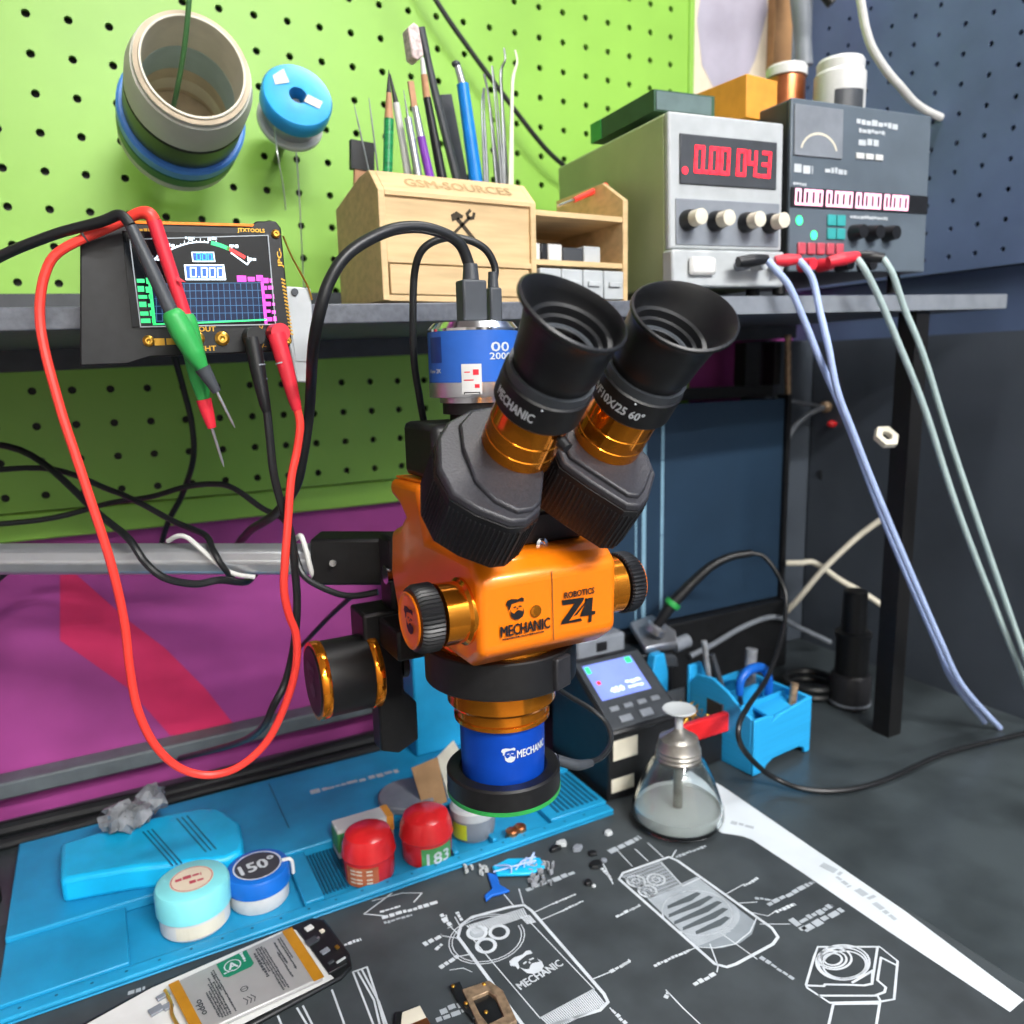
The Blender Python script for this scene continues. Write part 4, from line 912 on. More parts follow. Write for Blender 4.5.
# clamp ring round the scope
MB().lathe([(.0386, .2248), (.0438, .2248), (.0446, .2256), (.0446, .2452), (.0438, .2460), (.0386, .2460)], (XO, YO, 0), seg=80, closed=True).build('clamp_ring', 'blackm', ar)
MB().bx(.1500, .2050, .4330, .4690, .2255, .2455).build('clamp_neck', 'blackm', ar, bevel=.002)
a = math.atan2(py(566, 668, .345).y-YO, py(566, 668, .345).x-XO)
d = V((math.cos(a), math.sin(a), 0)); t_ = V((-d.y, d.x, 0))
MB().box(V((XO, YO, .2354))+d*.0450+t_*.0, (.0045, .013, .0184), Matrix((d, t_, V((0, 0, 1)))).transposed()).build('clamp_lug', 'lug', ar, bevel=.0012)
c = py(540, 684, YO-.0425); MB().lathe([(0, 0), (.0022, 0), (.0016, .0012), (0, .0010)], V((c.x, c.y, c.z)), V((c.x-XO, c.y-YO, 0)), 16).build('clamp_screw', 'chrome', ar)
# pole and foot left of the picture
Pp = A0.copy()
MB().cyl((Pp.x, Pp.y, .012), (Pp.x, Pp.y, .34), .0125).build('pole', 'alu', ar)
MB().lathe([(0, 0), (.022, 0), (.022, .010), (.016, .0125), (0, .0125)], (Pp.x, Pp.y, .0003), seg=40).build('foot', 'blackm', ar)
MB().bx(Pp.x-.02, Pp.x+.02, Pp.y-.018, Pp.y+.018, A0.z-.018, A0.z+.018).build('pole_clamp', 'blackm', ar, bevel=.002)

# ---- cables slung over the arm
def cab(name, label, P, r, m, n=10): return MB().tube([pd(*p) for p in P], r, n).build(name, m, loc=tuple(pd(*P[0])), tags=(label, 'cable'))
cab('power_cable', 'black cable drooping under the silver arm at the left', [(-90, 440, .60), (20, 450, .60), (100, 515, .55), (128, 538, .526), (145, 562, .522), (165, 578, .522), (195, 584, .522), (220, 580, .528), (245, 582, .550), (255, 574, .580)], .0026, 'cable')
cab('power_cable', 'black cable slanting down to the arm from the left, wrapped around the tube', [(-90, 480, .58), (40, 468, .60), (110, 490, .59), (140, 503, .58), (175, 522, .57), (205, 535, .552), (213, 550, .5345), (224, 568, .5345), (236, 583, .548)], .0022, 'cable')
cab('power_cable', 'black cable humping over the arm from far left to the black block', [(-90, 530, .60), (40, 520, .62), (110, 503, .63), (150, 497, .62), (185, 487, .61), (215, 484, .60), (235, 489, .59), (262, 508, .58), (282, 518, .57), (291, 533, .548), (296, 556, .524), (305, 577, .520), (330, 591, .520), (352, 596, .520), (378, 592, .520)], .0022, 'cable')
cab('power_cable', 'black cable hanging behind the tester down past the arm', [(173, 352, .64), (183, 387, .66), (192, 425, .67), (193, 460, .68), (182, 495, .71), (170, 518, .72), (163, 538, .73), (160, 558, .735)], .0026, 'cable')
cab('power_cable', 'thin dark cable crossing the purple wall from the arm down to the red lead', [(352, 596, .60), (330, 616, .64), (307, 640, .68), (293, 654, .72)], .002, 'cable')
cab('wire_tie', 'white plastic coated tie wound around the middle of the silver arm', [(168, 541, .545), (178, 536, .538), (188, 538, .536), (203, 551, .536), (220, 566, .537), (235, 574, .54), (255, 577, .545)], .0017, 'whitec', 8)
cab('wire_tie', 'white tie wound around the arm next to the black end block', [(296, 539, .545), (301, 536, .538), (306, 550, .536), (311, 570, .538), (315, 580, .545)], .0018, 'whitec', 8)
# wall side: yellow roll and black cables along the wall foot
yr = thing('tape_roll', 'yellow-green tape roll hung on the purple wall behind the focus mount', 'tape', tuple(py(421, 688, .79)))
c = py(421, 688, .79); MB().lathe([(.0, 0), (.027, 0), (.027, .012), (0, .012)], c, NF, 40).build('roll', 'yellow', yr); MB().lathe([(.0272, -.0005), (.031, -.0005), (.031, .0118), (.0272, .0118)], c, NF, 40, closed=True).build('rim', 'bluep', yr)
MB().cyl(c+V((0, .0245, 0)), c+V((0, .0005, 0)), .003).build('peg', 'steel', yr)
MB().tube([(-.5, .775, .0075), (-.1, .778, .007), (.05, .77, .007), (.2, .776, .007), (.4, .77, .007), (.6, .775, .007)], .0068, 10).build('power_cable', 'cable', loc=(.05, .77, .0075), tags=('thick black cable lying along the foot of the purple wall', 'cable'))
MB().tube([(-.5, .757, .0055), (-.1, .755, .005), (.08, .76, .005), (.25, .756, .005), (.45, .758, .005)], .0048, 10).build('power_cable', 'cable', loc=(.08, .76, .005), tags=('thinner black cable lying in front of the thick one at the wall foot', 'cable'))

# ================================================================== WORK MAT AND PRINT
ZM = .0022
mtt = thing('work_mat', 'black printed repair mat with white border covering the bench', 'mat', (.1, .3, .0004))
MB().bx(-.36, .4925, .02, .640, .0003, ZM).build('sheet', 'mat', mtt, bevel=.0008)
UP = V((0, 0, 1)); ZP = ZM+.0002
def q(x, y): return pz(x, y, ZP)
def qs(*p): return [q(*a) for a in p]
mb = MB(); mb.poly(qs((722, 786), (668, 758), (660, 790), (690, 812), (722, 833), (742, 836), (752, 839.5), (800, 871), (882, 927), (1010, 1012), (1024, 1000), (905, 911)))
mb.build('white_border', 'band', mtt)
MX, MY = V((1, 0, 0)), V((0, 1, 0))
pr_ = MB(); pd_ = MB()
def L(pts, w=.0011, m=None, closed=False): (m or pr_).strip(qs(*pts), w, UP, 0, closed)
def note(x0, y0, x1, y1, h=.0028, m=None):
    a, b = q(x0, y0), q(x1, y1); d = (b-a); dashes(m or pr_, (a+b)/2, d.normalized(), UP.cross(d.normalized()), d.length, h, 0)
def hatch(pts, n, w, m, diag=None):               # parallel lines between two sides of a quad
    a, b, c, d = qs(*pts)
    for i in range(n):
        t = (i+.5)/n; m.strip([a.lerp(b, t), d.lerp(c, t)], w, UP)
def arc_w(c, rx, ry, a0, a1, n=24): return [c+V((rx*math.cos(a0+(a1-a0)*i/n), ry*math.sin(a0+(a1-a0)*i/n), 0)) for i in range(n+1)]
# phone drawing, middle
ph = qs((458, 937), (461, 925), (472, 917), (510, 907), (524, 905), (532, 911), (604, 994), (608, 1002), (600, 1010), (543, 1027), (530, 1030), (522, 1024))
pr_.strip(ph, .0024, UP, 0, True)
hatch(((540, 1018), (594, 989), (606, 1004), (553, 1030)), 30, .0010, pr_)
L(((540, 1018), (594, 989)), .001); L(((530, 922), (594, 989)), .0008); L(((472, 938), (540, 1018)), .0008)
hatch(((466, 926), (524, 908), (528, 916), (474, 934)), 26, .0011, pr_); hatch(((520, 917), (530, 915), (536, 922), (527, 924)), 6, .0009, pr_)
cc = q(489, 937)
for x, y in ((477, 932.5), (499, 932), (486, 945.5)): pr_.strip(arc_w(q(x, y), .0065, .0065, 0, 2*PI), .0026, UP)
for r in (.0255, .0278): pr_.strip(arc_w(q(487, 938), r, r*.85, PI*.15, PI*2.0), .0007, UP)
pd_.poly(arc_w(q(477, 932.5), .0050, .0050, 0, 2*PI)[:-1])
o = q(528, 964); 
e = V((q(556, 963)-q(520, 984)).normalized()); emblem(pr_, o, e, UP.cross(e), .021, .0001)
o2 = q(540, 974.5); text(pr_, 'MECHANIC', o2, e, UP.cross(e), .036, .0062, .0001)
pr_.build('white_drawing', 'print', mtt, flat=True); pr_ = MB()
if len(pd_.bm.faces): pd_.build('grey_drawing', 'printd', mtt, flat=True); pd_ = MB()
# its call-outs
L(((593, 979), (610, 972)), .0009); note(610, 972, 630, 961); L(((610, 1008), (615, 1013)), .0009); note(612, 1010, 626, 1024)
L(((535, 912), (552, 904)), .0009); note(552, 904, 576, 894, .0022); L(((541, 920), (562, 911)), .0009); note(562, 911, 583, 901, .0022)
L(((513, 905), (502, 892)), .0009); L(((523, 903), (519, 889)), .0009); note(526, 890, 574, 872, .0050, pd_)
for p in (((458, 934), (449, 925), (446, 915)), ((460, 926), (455, 917)), ((457, 938), (443, 936))): L(p, .0008)
note(441, 914, 451, 927, .005); note(457, 912, 462, 921, .003); note(424, 945, 442, 935, .005); note(436, 950, 442, 944, .003)
L(((472, 954), (455, 957)), .0009); note(440, 968, 458, 956, .0034); L(((450, 970), (463, 968), (472, 972)), .0006)
pr_.build('white_drawing', 'print', mtt, flat=True); pr_ = MB()
if len(pd_.bm.faces): pd_.build('grey_drawing', 'printd', mtt, flat=True); pd_ = MB()
# left arrow and text
L(((392, 893), (364, 914), (386, 916)), .0010); L(((372, 901), (402, 893), (422, 893)), .0007); L(((422, 893), (414, 902)), .001)
note(380, 912, 400, 906, .0026); note(382, 918, 438, 902, .0040); note(384, 923, 412, 915, .003, pd_)
note(340, 947, 361, 939, .003)
pr_.build('white_drawing', 'print', mtt, flat=True); pr_ = MB()
if len(pd_.bm.faces): pd_.build('grey_drawing', 'printd', mtt, flat=True); pd_ = MB()
# long phone, right
ph = qs((619, 879), (623, 873), (660, 860), (669, 857), (678, 861), (772, 928), (778, 937), (773, 944), (736, 964), (727, 967), (715, 964))
pr_.strip(ph, .0023, UP, 0, True)
hatch(((621, 876), (660, 861), (683, 886), (650, 899)), 17, .0010, pd_); 
for i in range(9):
    t = (i+.5)/9; a, b, c, d = qs((621, 876), (660, 861), (683, 886), (650, 899)); pd_.strip([a.lerp(d, t), b.lerp(c, t)], .0010, UP)
for x, y in ((636, 881), (656, 879.5), (647.5, 891)): pr_.strip(arc_w(q(x, y), .0068, .0068, 0, 2*PI), .0017, UP); pr_.strip(arc_w(q(x, y), .0030, .0030, 0, 2*PI), .0010, UP)
L(((661, 862), (683, 886), (700, 878)), .0009)
for i in range(46):                                # hatched lower body
    t = i/45
    x0, y0 = 648+(697-648)*t, 899+(946-899)*t; x1, y1 = 697+(756-697)*t, 877+(922-877)*t
    k = 1 if t < .62 else math.sqrt(max(0.0, 1-((t-.62)/.40)**2))*.75+.25
    pd_.strip([q(x0, y0), q(x0+(x1-x0)*k, y0+(y1-y0)*k)], .0010, UP)
pk_ = MB(); pk_.poly([p-V((0, 0, .0001)) for p in qs((648, 899), (683, 886), (697, 877), (756, 922), (752, 934), (740, 943), (722, 948), (697, 946))]); pk_.build('halftone_area', 'printk', mtt, flat=True)
ec = q(697, 912)
pr_.strip(arc_w(ec, .0265, .0235, 0, 2*PI, 40), .0009, UP)
dk_ = MB()
for i in range(5):
    s = -0.8+i*.4; w = .0235*math.sqrt(1-s*s*.8); yy = .0195*s
    dk_.poly([ec+V((-w, yy-.0022, .0002)), ec+V((w*.3, yy-.0042, .0002)), ec+V((w, yy-.0016, .0002)), ec+V((w*.9, yy+.0016, .0002)), ec+V((-w*.2, yy+.001, .0002)), ec+V((-w*.9, yy+.0006, .0002))])
dk_.build('dark_waves', 'printx', mtt, flat=True)
L(((757, 917), (750, 932), (735, 944), (715, 948), (698, 947)), .0009)
L(((718, 931), (757, 959)), .0008); note(760, 957, 794, 979, .0034, pd_); L(((710, 944), (718, 966), (717, 972)), .0009); note(694, 985, 716, 973, .0034)
L(((640, 906), (630, 910)), .0009); note(616, 917, 640, 905); L(((697, 947), (688, 951)), .0008); note(654, 966, 690, 950, .0026)
L(((726, 894), (744, 884)), .0008); note(744, 886, 758, 878, .0028); L(((740, 903), (757, 902)), .0008); note(755, 898, 772, 900, .003, pd_); note(768, 905, 814, 882, .0048, pd_)
L(((750, 912), (768, 916), (776, 911)), .0007); note(776, 912, 795, 904, .0032); L(((760, 924), (790, 924)), .0007); note(790, 919, 804, 930, .006, pd_); note(804, 930, 842, 909, .0062, pd_); note(800, 922, 832, 905, .005, pd_)
L(((613, 884), (606, 869), (603, 864)), .001); note(602, 868, 612, 880, .003); L(((632, 866), (618, 851)), .0008); L(((648, 861), (635, 849)), .0009); L(((663, 857), (648, 843)), .0009); note(609, 852, 640, 837, .0062, pd_); L(((672, 857), (676, 850)), .001); note(676, 857, 706, 846, .003, pd_)
note(665, 998, 668, 992, .003); L(((666, 990), (683, 1008), (700, 1024)), .0009)
note(622, 966, 630, 960, .003); 
pr_.build('white_drawing', 'print', mtt, flat=True); pr_ = MB()
if len(pd_.bm.faces): pd_.build('grey_drawing', 'printd', mtt, flat=True); pd_ = MB()
# camera module drawing, right bottom
def m2(cx, cy): return (700+cx*206/865, 780+cy*244/1024)
for P in ([(495, 700), (480, 740), (445, 860), (450, 872), (545, 935), (755, 930), (815, 920), (830, 760), (755, 700), (495, 700)], [(445, 862), (520, 865), (525, 858), (640, 860), (690, 862), (722, 855), (745, 705)], [(500, 905), (735, 905), (775, 890), (780, 870), (745, 840), (760, 745), (830, 780)], [(560, 940), (540, 1030)], [(755, 935), (740, 1030)], [(560, 940), (755, 938)], [(745, 905), (760, 930)], [(722, 855), (725, 800), (640, 850)]):
    L([m2(*a) for a in P], .0016)
for r, cx, cy, k in ((118, 600, 765, .62), (108, 600, 768, .6), (75, 565, 750, .6), (58, 560, 752, .6), (40, 558, 752, .62), (96, 606, 775, .6)):
    pr_.strip([q(*m2(cx+r*math.cos(t)*.95, cy+r*k*math.sin(t)*1.0)) for t in [2*PI*i/30 for i in range(31)]], .0014, UP)
pr_.build('white_drawing', 'print', mtt, flat=True); pr_ = MB()
if len(pd_.bm.faces): pd_.build('grey_drawing', 'printd', mtt, flat=True); pd_ = MB()
# bottom left drawing under the phone
for P in ([(353, 972), (367, 967), (376, 994), (384, 1024)], [(358, 972), (374, 1000), (381, 1030)], [(362, 970), (379, 1002), (390, 1034)], [(353, 972), (374, 1026)], [(332, 990), (345, 1026)], [(297, 1008), (309, 1028)], [(303, 1006), (313, 1026)], [(278, 1016), (282, 1026)]): L(P, .0013)
note(440, 1012, 466, 1002, .005, pd_); note(436, 1020, 470, 1008, .004, pd_); note(128, 993, 145, 988, .004, pd_)
bl = MB()
def bt(x0, y0, x1, y1, h):
    a, b = q(x0, y0), q(x1, y1); d = (b-a).normalized(); dashes(bl, (a+b)/2, d, UP.cross(d), (b-a).length, h, .0002)
bt(731, 822, 754, 828, .006); bt(822, 864, 842, 874, .009); bt(836, 877, 850, 887, .005); bt(858, 889, 872, 899, .009); bt(874, 903, 896, 920, .006)
bl.build('grey_border_print', 'printd', mtt)
pr_.build('white_drawing', 'print', mtt, flat=True); pd_.build('grey_drawing', 'printd', mtt, flat=True)

# ================================================================== BLUE TRAY
TZ0 = ZM*0+.0005
ty = thing('parts_tray', 'wide sky blue parts tray with front compartments at the back of the bench', 'tray', (.14, .66, 0))
TXL, TXR = -.093, .379
MB().bx(TXL, TXR, .5270, .735, .0025, .0040).build('base', 'tray', ty, bevel=.001)
MB().bx(TXL, TXR, .604, .735, .0041, .0130).build('deck', 'tray', ty, bevel=.0015)
MB().bx(TXL, TXR, .5270, .5385, .0041, .0080).build('front_rim', 'tray', ty, bevel=.0015)
for x0, x1 in ((TXL, -.016), (.103, .118), (.226, .2305), (.262, .266), (.320, .379)):
    MB().bx(x0, x1, .5390, .6035, .0041, .0098).build('divider', 'tray', ty, bevel=.001)
mb = MB()
for k in range(9): mb.bx(.330+k*.0052, .3325+k*.0052, .545, .600, .0099, .0106)
mb.build('ribs', 'trayd', ty)
mb = MB()
for k in range(12): mb.bx(.119+k*.0028, .1204+k*.0028, .548, .603, .0041, .0060)
mb.build('slots', 'trayd', ty)
mb = MB()
for k in range(22): disc(mb, V((-.08+k*.0205, .5330, .0081)), MX, MY, .0011, 10, .0001)
mb.build('rim_holes', 'trayd', ty)
mb = MB(); a, b = pz(310, 793, .0131), pz(397, 771, .0131); d = (b-a).normalized()
dashes(mb, a.lerp(b, .10), d, UP.cross(d), .016, .0085, .0001); dashes(mb, a.lerp(b, .30), d, UP.cross(d), .018, .0045, .0001); dashes(mb, a.lerp(b, .52), d, UP.cross(d), .018, .0075, .0001); dashes(mb, a.lerp(b, .84), d, UP.cross(d), .030, .0075, .0001); mb.build('white_lettering', 'print', ty)
mb = MB(); mb.strip([pz(269, 784, .0131), pz(289, 828, .0131)], .0012, UP, .0001); mb.build('groove', 'trayd', ty)
# upright blue post
MB().bx(.257, .328, .700, .732, .0133, .238).build('stand_post', 'tray', loc=(.29, .716, .0133), bevel=.002, tags=('upright sky blue post standing at the back of the blue tray', 'post'))

# ---- on the tray
cb = thing('silicone_block', 'bright cyan chamfered block with slanted slits at the tray left', 'block', (.02, .64, .0133))
zt = .034
top = [pz(x, y, zt) for x, y in ((60, 843), (128, 822), (200, 807), (220, 807), (240, 822), (243, 840), (243, 850), (225, 858), (128, 868), (60, 880))]
MB().prism(top, (0, 0, -(zt-.0133))).build('block', 'cyan', cb, bevel=.004, bseg=3)
mb = MB()
for i in range(3):
    a = pz(143+i*4.5, 832-i*1.2, zt); b = pz(173+i*4.5, 866-i*1.2, zt); mb.strip([a, b], .0012, UP, .0003)
    a = pz(177+i*5, 819-i*1.4, zt); b = pz(206+i*5, 852-i*1.4, zt); mb.strip([a, b], .0012, UP, .0003)
mb.build('slits', 'trayd', cb)
mb = MB(); rnd = random.Random(4); c = pz(142, 818, .038)
for i in range(5):
    k = len(mb.bm.verts); mb.ball(c+V((rnd.uniform(-.016, .012), rnd.uniform(-.010, .012), rnd.uniform(.004, .010))), rnd.uniform(.009, .013), (1.1, .9, .9), 14)
    mb.bm.verts.ensure_lookup_table()
    for vv in mb.bm.verts[k:]: vv.co += V((rnd.uniform(-1, 1), rnd.uniform(-1, 1), rnd.uniform(-1, 1)))*.0032
mb.build('plastic_bag', 'film', loc=tuple(c), angle=10, tags=('crumpled clear plastic bag lying on the cyan block', 'bag'))
def jar(name, label, c, r, h1, h2, body, lid, domed=0, group=None, over=.0008):
    t = thing(name, label, 'jar', tuple(c), group=group); c = V(c)+V((0, 0, .0003))
    bj = MB().lathe([(0, 0), (r*.90, 0), (r*.96, .002), (r*.97, h1), (0, h1)], c, seg=48).build('jar_body', body, t)
    e = r+over
    if domed: pf = [(0, h1+.0001), (e, h1+.0001), (e+.0006, h1+.0012), (e, h1+.0030), (e*.97, h1+h2*.45), (e*.84, h1+h2*.78), (e*.55, h1+h2*.96), (0, h1+h2)]
    else: pf = [(0, h1+.0001), (e, h1+.0001), (e, h1+h2*.80), (e*.95, h1+h2*.95), (e*.88, h1+h2), (0, h1+h2)]
    lj = MB().lathe(pf, c, seg=48).build('lid', lid, t)
    return t, bj, lj, c
def patch(c, r, z0, z1, a_px, w, m, name, parent):   # label on a round jar, centred on the direction to the viewer + a_px radians
    c = V(c); rf = V((CC.x-c.x, CC.y-c.y, 0)).normalized(); sd = V((0, 0, 1)).cross(rf); mb = MB(); vs = []
    for i in range(13):
        a = a_px-w/2+w*i/12; d = rf*math.cos(a)+sd*math.sin(a); vs.append((c+d*r+V((0, 0, z0)), c+d*r+V((0, 0, z1))))
    for p, s in zip(vs, vs[1:]): mb.poly([p[0], s[0], s[1], p[1]])
    return mb.build(name, m, parent), rf*math.cos(a_px)+sd*math.sin(a_px)
zr = .0041
c = foot(198.5, 942, .0240, zr); k = pm(c)
R = 34*k
t, bj, lj, c = jar('cream_jar', 'aqua lidded round white jar, largest, on the tray front left', c, R, .0150, .0195, 'white', 'lidcyan')
zt = c.z+.0345; 
mb = MB(); disc(mb, V((c.x, c.y, zt)), MX, MY, R*.60, 36, .0002); s_ = mb.build('label', 'paper', lj)
mb = MB(); mb.strip(circ(V((c.x, c.y, zt)), MX, MY, R*.56, 36), .0006, UP, .0004, True); dashes(mb, V((c.x-.002, c.y+.003, zt)), MX, MY, .018, .004, .0004); dashes(mb, V((c.x+.003, c.y-.004, zt)), MX, MY, .010, .004, .0004); mb.build('pink_print', 'pinkb', lj)
pt, _ = patch(c, R*.975, .003, .0125, .15, 1.5, 'cream', 'label', bj)
c = foot(262, 917, .0230, zr); k = pm(c); R = 29.5*k
t, bj, lj, c = jar('solder_paste_jar', 'round white jar with blue lid printed in white beside the aqua jar', c, R, .0140, .0135, 'white', 'lidblue')
zt = c.z+.0275
mb = MB(); disc(mb, V((c.x, c.y, zt)), MX, MY, R*.72, 36, .0002); mb.build('label', 'dgrey', lj)
mb = MB(); mb.strip(circ(V((c.x, c.y, zt)), MX, MY, R*.76, 36), .0012, UP, .0004, True); text(mb, '150°', V((c.x, c.y, zt)), V((.95, .1, 0)), V((-.1, .95, 0)), R*1.15, R*.55, .0005); mb.build('white_lettering', 'print', lj)
d = V((.75, -.2, 0)).normalized(); MB().tube([V((c.x, c.y, zt))+d*R*.8+V((0, 0, .0012)), V((c.x, c.y, zt))+d*(R+.0022)+V((0, 0, .0005)), V((c.x, c.y, zt-.011))+d*(R+.003)], .0014, 8).build('tear_tab', 'white', lj)
for (fx, fy, lab, lm, a0, tex) in ((371, 888, 'red domed jar with worn brown label, left of the two on the tray', 'labelr', -.35, None), (428, 868, 'red domed jar with green 183 label, right of the two on the tray', 'labelg', .45, '183')):
    c = foot(fx, fy, .019, zr); k = pm(c); R = (26.0 if fx < 400 else 26)*k
    t, bj, lj, c = jar('flux_jar', lab, c, R, .0200, .0215, 'red', 'red', 1, 'red domed jars on the tray', .0002)
    pt, d = patch(c, R*.978, .0012, .0175, a0, 1.35, lm, 'label', bj)
    mb = MB()
    if tex: text_cyl(mb, tex, c+V((0, 0, .0085)), (0, 0, 1), d, R*.985, .020, .010)
    else:
        for i in range(2): text_cyl(mb, '== =', c+V((0, 0, .0135-i*.007)), (0, 0, 1), d, R*.985, .018, .004)
    mb.build('label_print', 'print' if tex else 'cream', bj)
# white green carton behind the left red jar
bo = thing('carton', 'small white and green carton behind the left red jar', 'box', (.13, .59, .0062))
o = V((py(339, 855, .5835).x, .5835, 0))
def obox(o, d, s, l, w, z0, z1): return MB().prism([o+V((0, 0, z0)), o+d*l+V((0, 0, z0)), o+d*l+s*w+V((0, 0, z0)), o+s*w+V((0, 0, z0))], (0, 0, z1-z0))
obox(o, V((1, 0, 0)), V((0, 1, 0)), .048, .018, .0062, .0315).build('carton', 'white', bo, bevel=.0005)
obox(o+V((-.0003, -.0003, 0)), V((1, 0, 0)), V((0, 1, 0)), .016, .0185, .012, .0285).build('green_panel', 'labelg', bo); obox(o+V((.0423, -.0003, 0)), V((1, 0, 0)), V((0, 1, 0)), .006, .0185, .018, .0318).build('orange_panel', 'orangebox', bo)
c = pz(408, 800, .0133)
dk = thing('round_lid', 'flat round grey lid lying on the blue tray behind the red jars', 'lid', tuple(c)); MB().lathe([(0, .0003), (.0255, .0003), (.027, .002), (.027, .006), (.0255, .0075), (0, .0075)], c, seg=48).build('disc', 'mgrey', dk)
MB().ball(c+V((.018, -.004, .0082)), .0028, (1.3, 1, .5), 12).build('metal_dot', 'chrome', dk)
# kraft tag leaning, pale wood block behind
kt = thing('cardboard_tag', 'folded brown cardboard tag standing on the tray behind the right red jar', 'card', tuple(pz(430, 806, .0133)))
p = [py(x, y, .585) for x, y in ((421, 809), (445, 803), (437, 757), (410, 768))]
p = [pz(423, 809, .0136), pz(447, 802, .0136), py(437, 757, .625), py(411, 768, .625)]
nn_ = (p[1]-p[0]).cross(p[3]-p[0]).normalized()
MB().prism(p, nn_*.0015).build('front_flap', 'board', kt)
MB().prism([p[2], p[2]+V((.030, .030, -.004)), pz(472, 772, .0136), p[1]+V((.004, .005, 0))], nn_*-.0012).build('back_flap', 'cream', kt)
c = foot(474, 846, .020, zr); k = pm(c)
gj = thing('small_jar', 'small grey translucent jar under the ring light on the tray', 'jar', tuple(c)); R = 22*k
MB().lathe([(0, .0003), (R*.86, .0003), (R*.96, .004), (R, .012), (R, .020), (0, .020)], c, seg=40).build('jar_body', 'mgrey', gj); MB().lathe([(0, .0201), (R*1.02, .0201), (R*1.02, .027), (R*.9, .029), (0, .029)], c, seg=40).build('lid', 'lgrey', gj); patch(c, R*1.003, .004, .018, -.7, .8, 'yellow', 'label', gj)
for i, (x, y, lab) in enumerate(((512, 830, 'small copper slug in the tray compartment under the ring light'), (520, 826, 'second copper slug, right one, in the compartment under the ring light'))):
    c = pz(x, y, .0115); MB().lathe([(0, 0), (.005, 0), (.0055, .001), (.0055, .007), (.004, .008), (0, .008)], V((c.x, c.y, .0043)), seg=20).build('copper_slug', 'copper', loc=(c.x, c.y, .0043), tags=(lab, 'slug', 'copper slugs in the tray'))

# ================================================================== OPEN PHONE WITH BATTERY
pt = thing('opened_phone', 'opened phone with grey battery and black circuit board on the mat', 'phone', tuple(pz(220, 980, ZM)))
zf = .0058
def z_(x, y, z): return pz(x, y, z)
def slab_(pts, z0, z1): return MB().prism([V((p.x, p.y, z0)) for p in [pz(x, y, z1) for x, y in pts]], (0, 0, z1-z0))
slab_([(60, 1035), (150, 986), (290, 925.5), (312, 917), (325, 919), (350, 953), (352, 966), (341, 977), (255, 1023), (180, 1062), (100, 1085)], ZM+.0002, zf).build('phone_frame', 'pcb', pt, bevel=.0014)
slab_([(63, 1037), (151, 988), (289, 928), (296, 930), (330, 974), (334, 978), (254, 1018), (180, 1056), (102, 1080)], zf+.0001, zf+.0004).build('white_tray', 'white', pt, bevel=.0002)
B4 = [(171, 984), (291, 928), (323, 977), (197, 1034)]
bat = slab_(B4, zf+.0006, zf+.0038).build('battery', 'battery', pt, bevel=.0010)
zb = zf+.0040
def bq(s, t): a, b, c, d = [pz(x, y, zb) for x, y in B4]; return a.lerp(b, s).lerp(d.lerp(c, s), t)
mb = MB(); mb.poly([bq(s, t)+V((0, 0, .0001)) for s, t in ((.92, -.01), (1.01, -.01), (1.01, 1.01), (.92, 1.01))]); mb.build('amber_tape', 'tapey', bat); mb = MB(); mb.poly([bq(s, t)+V((0, 0, .0001)) for s, t in ((-.02, -.01), (.06, -.01), (.06, 1.01), (-.02, 1.01))]); mb.build('amber_tape', 'tapey', bat)
mb = MB(); mb.poly([bq(s, t)+V((0, 0, .0002)) for s, t in ((.35, .03), (.60, .02), (.60, .30), (.57, .34), (.38, .34), (.35, .30))]); mb.build('green_label', 'deepg', bat)
du = (bq(1, .5)-bq(0, .5)).normalized(); dv = (bq(.5, 1)-bq(.5, 0)).normalized(); dwn = -dv
mb = MB(); text(mb, 'A', bq(.45, .18), du, UP.cross(du), .006, .006, .0004); mb.strip(circ(bq(.45, .18)+V((0, 0, .0004)), du, UP.cross(du), .0052, 20), .0008, UP, 0, True)
dashes(mb, bq(.55, .12), dv, UP.cross(dv), .010, .0022, .0004); dashes(mb, bq(.40, .26), du, UP.cross(du), .006, .0018, .0004); mb.build('label_print', 'print', bat)
mb = MB()
for s, t0, t1, h in ((.64, .14, .62, .0022), (.67, .08, .55, .0016), (.69, .08, .93, .0013), (.71, .08, .90, .0013), (.73, .12, .93, .0013), (.80, .30, .8, .0014), (.82, .12, .55, .0014), (.86, .08, .7, .0014), (.88, .08, .5, .0012),
                     (.29, .12, .5, .0014), (.31, .1, .93, .0012), (.27, .3, .93, .0013), (.25, .2, .93, .0013), (.23, .3, .93, .0013), (.21, .42, .93, .0013), (.19, .42, .9, .0013)):
    a, b = bq(s, t0), bq(s, t1); dashes(mb, (a+b)/2, (b-a).normalized(), UP.cross((b-a).normalized()), (b-a).length, h, .0001)
text(mb, 'oppo', bq(.105, .62), dv, UP.cross(dv), .0145, .0042, .0001)
mb.strip(circ(bq(.44, .64), du, UP.cross(du), .0022, 16), .0006, UP, .0001, True); mb.strip([bq(.42, .64), bq(.46, .64)], .0005, UP, .0001)
for k in range(3): mb.strip([bq(.40+k*.03, .78), bq(.42+k*.03, .84), bq(.40+k*.03, .9)], .0006, UP, .0001)
mb.build('battery_print', 'dgrey', bat)
brd = slab_([(298, 930), (313, 920), (324, 921), (347, 954), (347, 963), (329, 973)], zf+.0002, zf+.0022).build('circuit_board', 'pcb', pt, bevel=.0004)
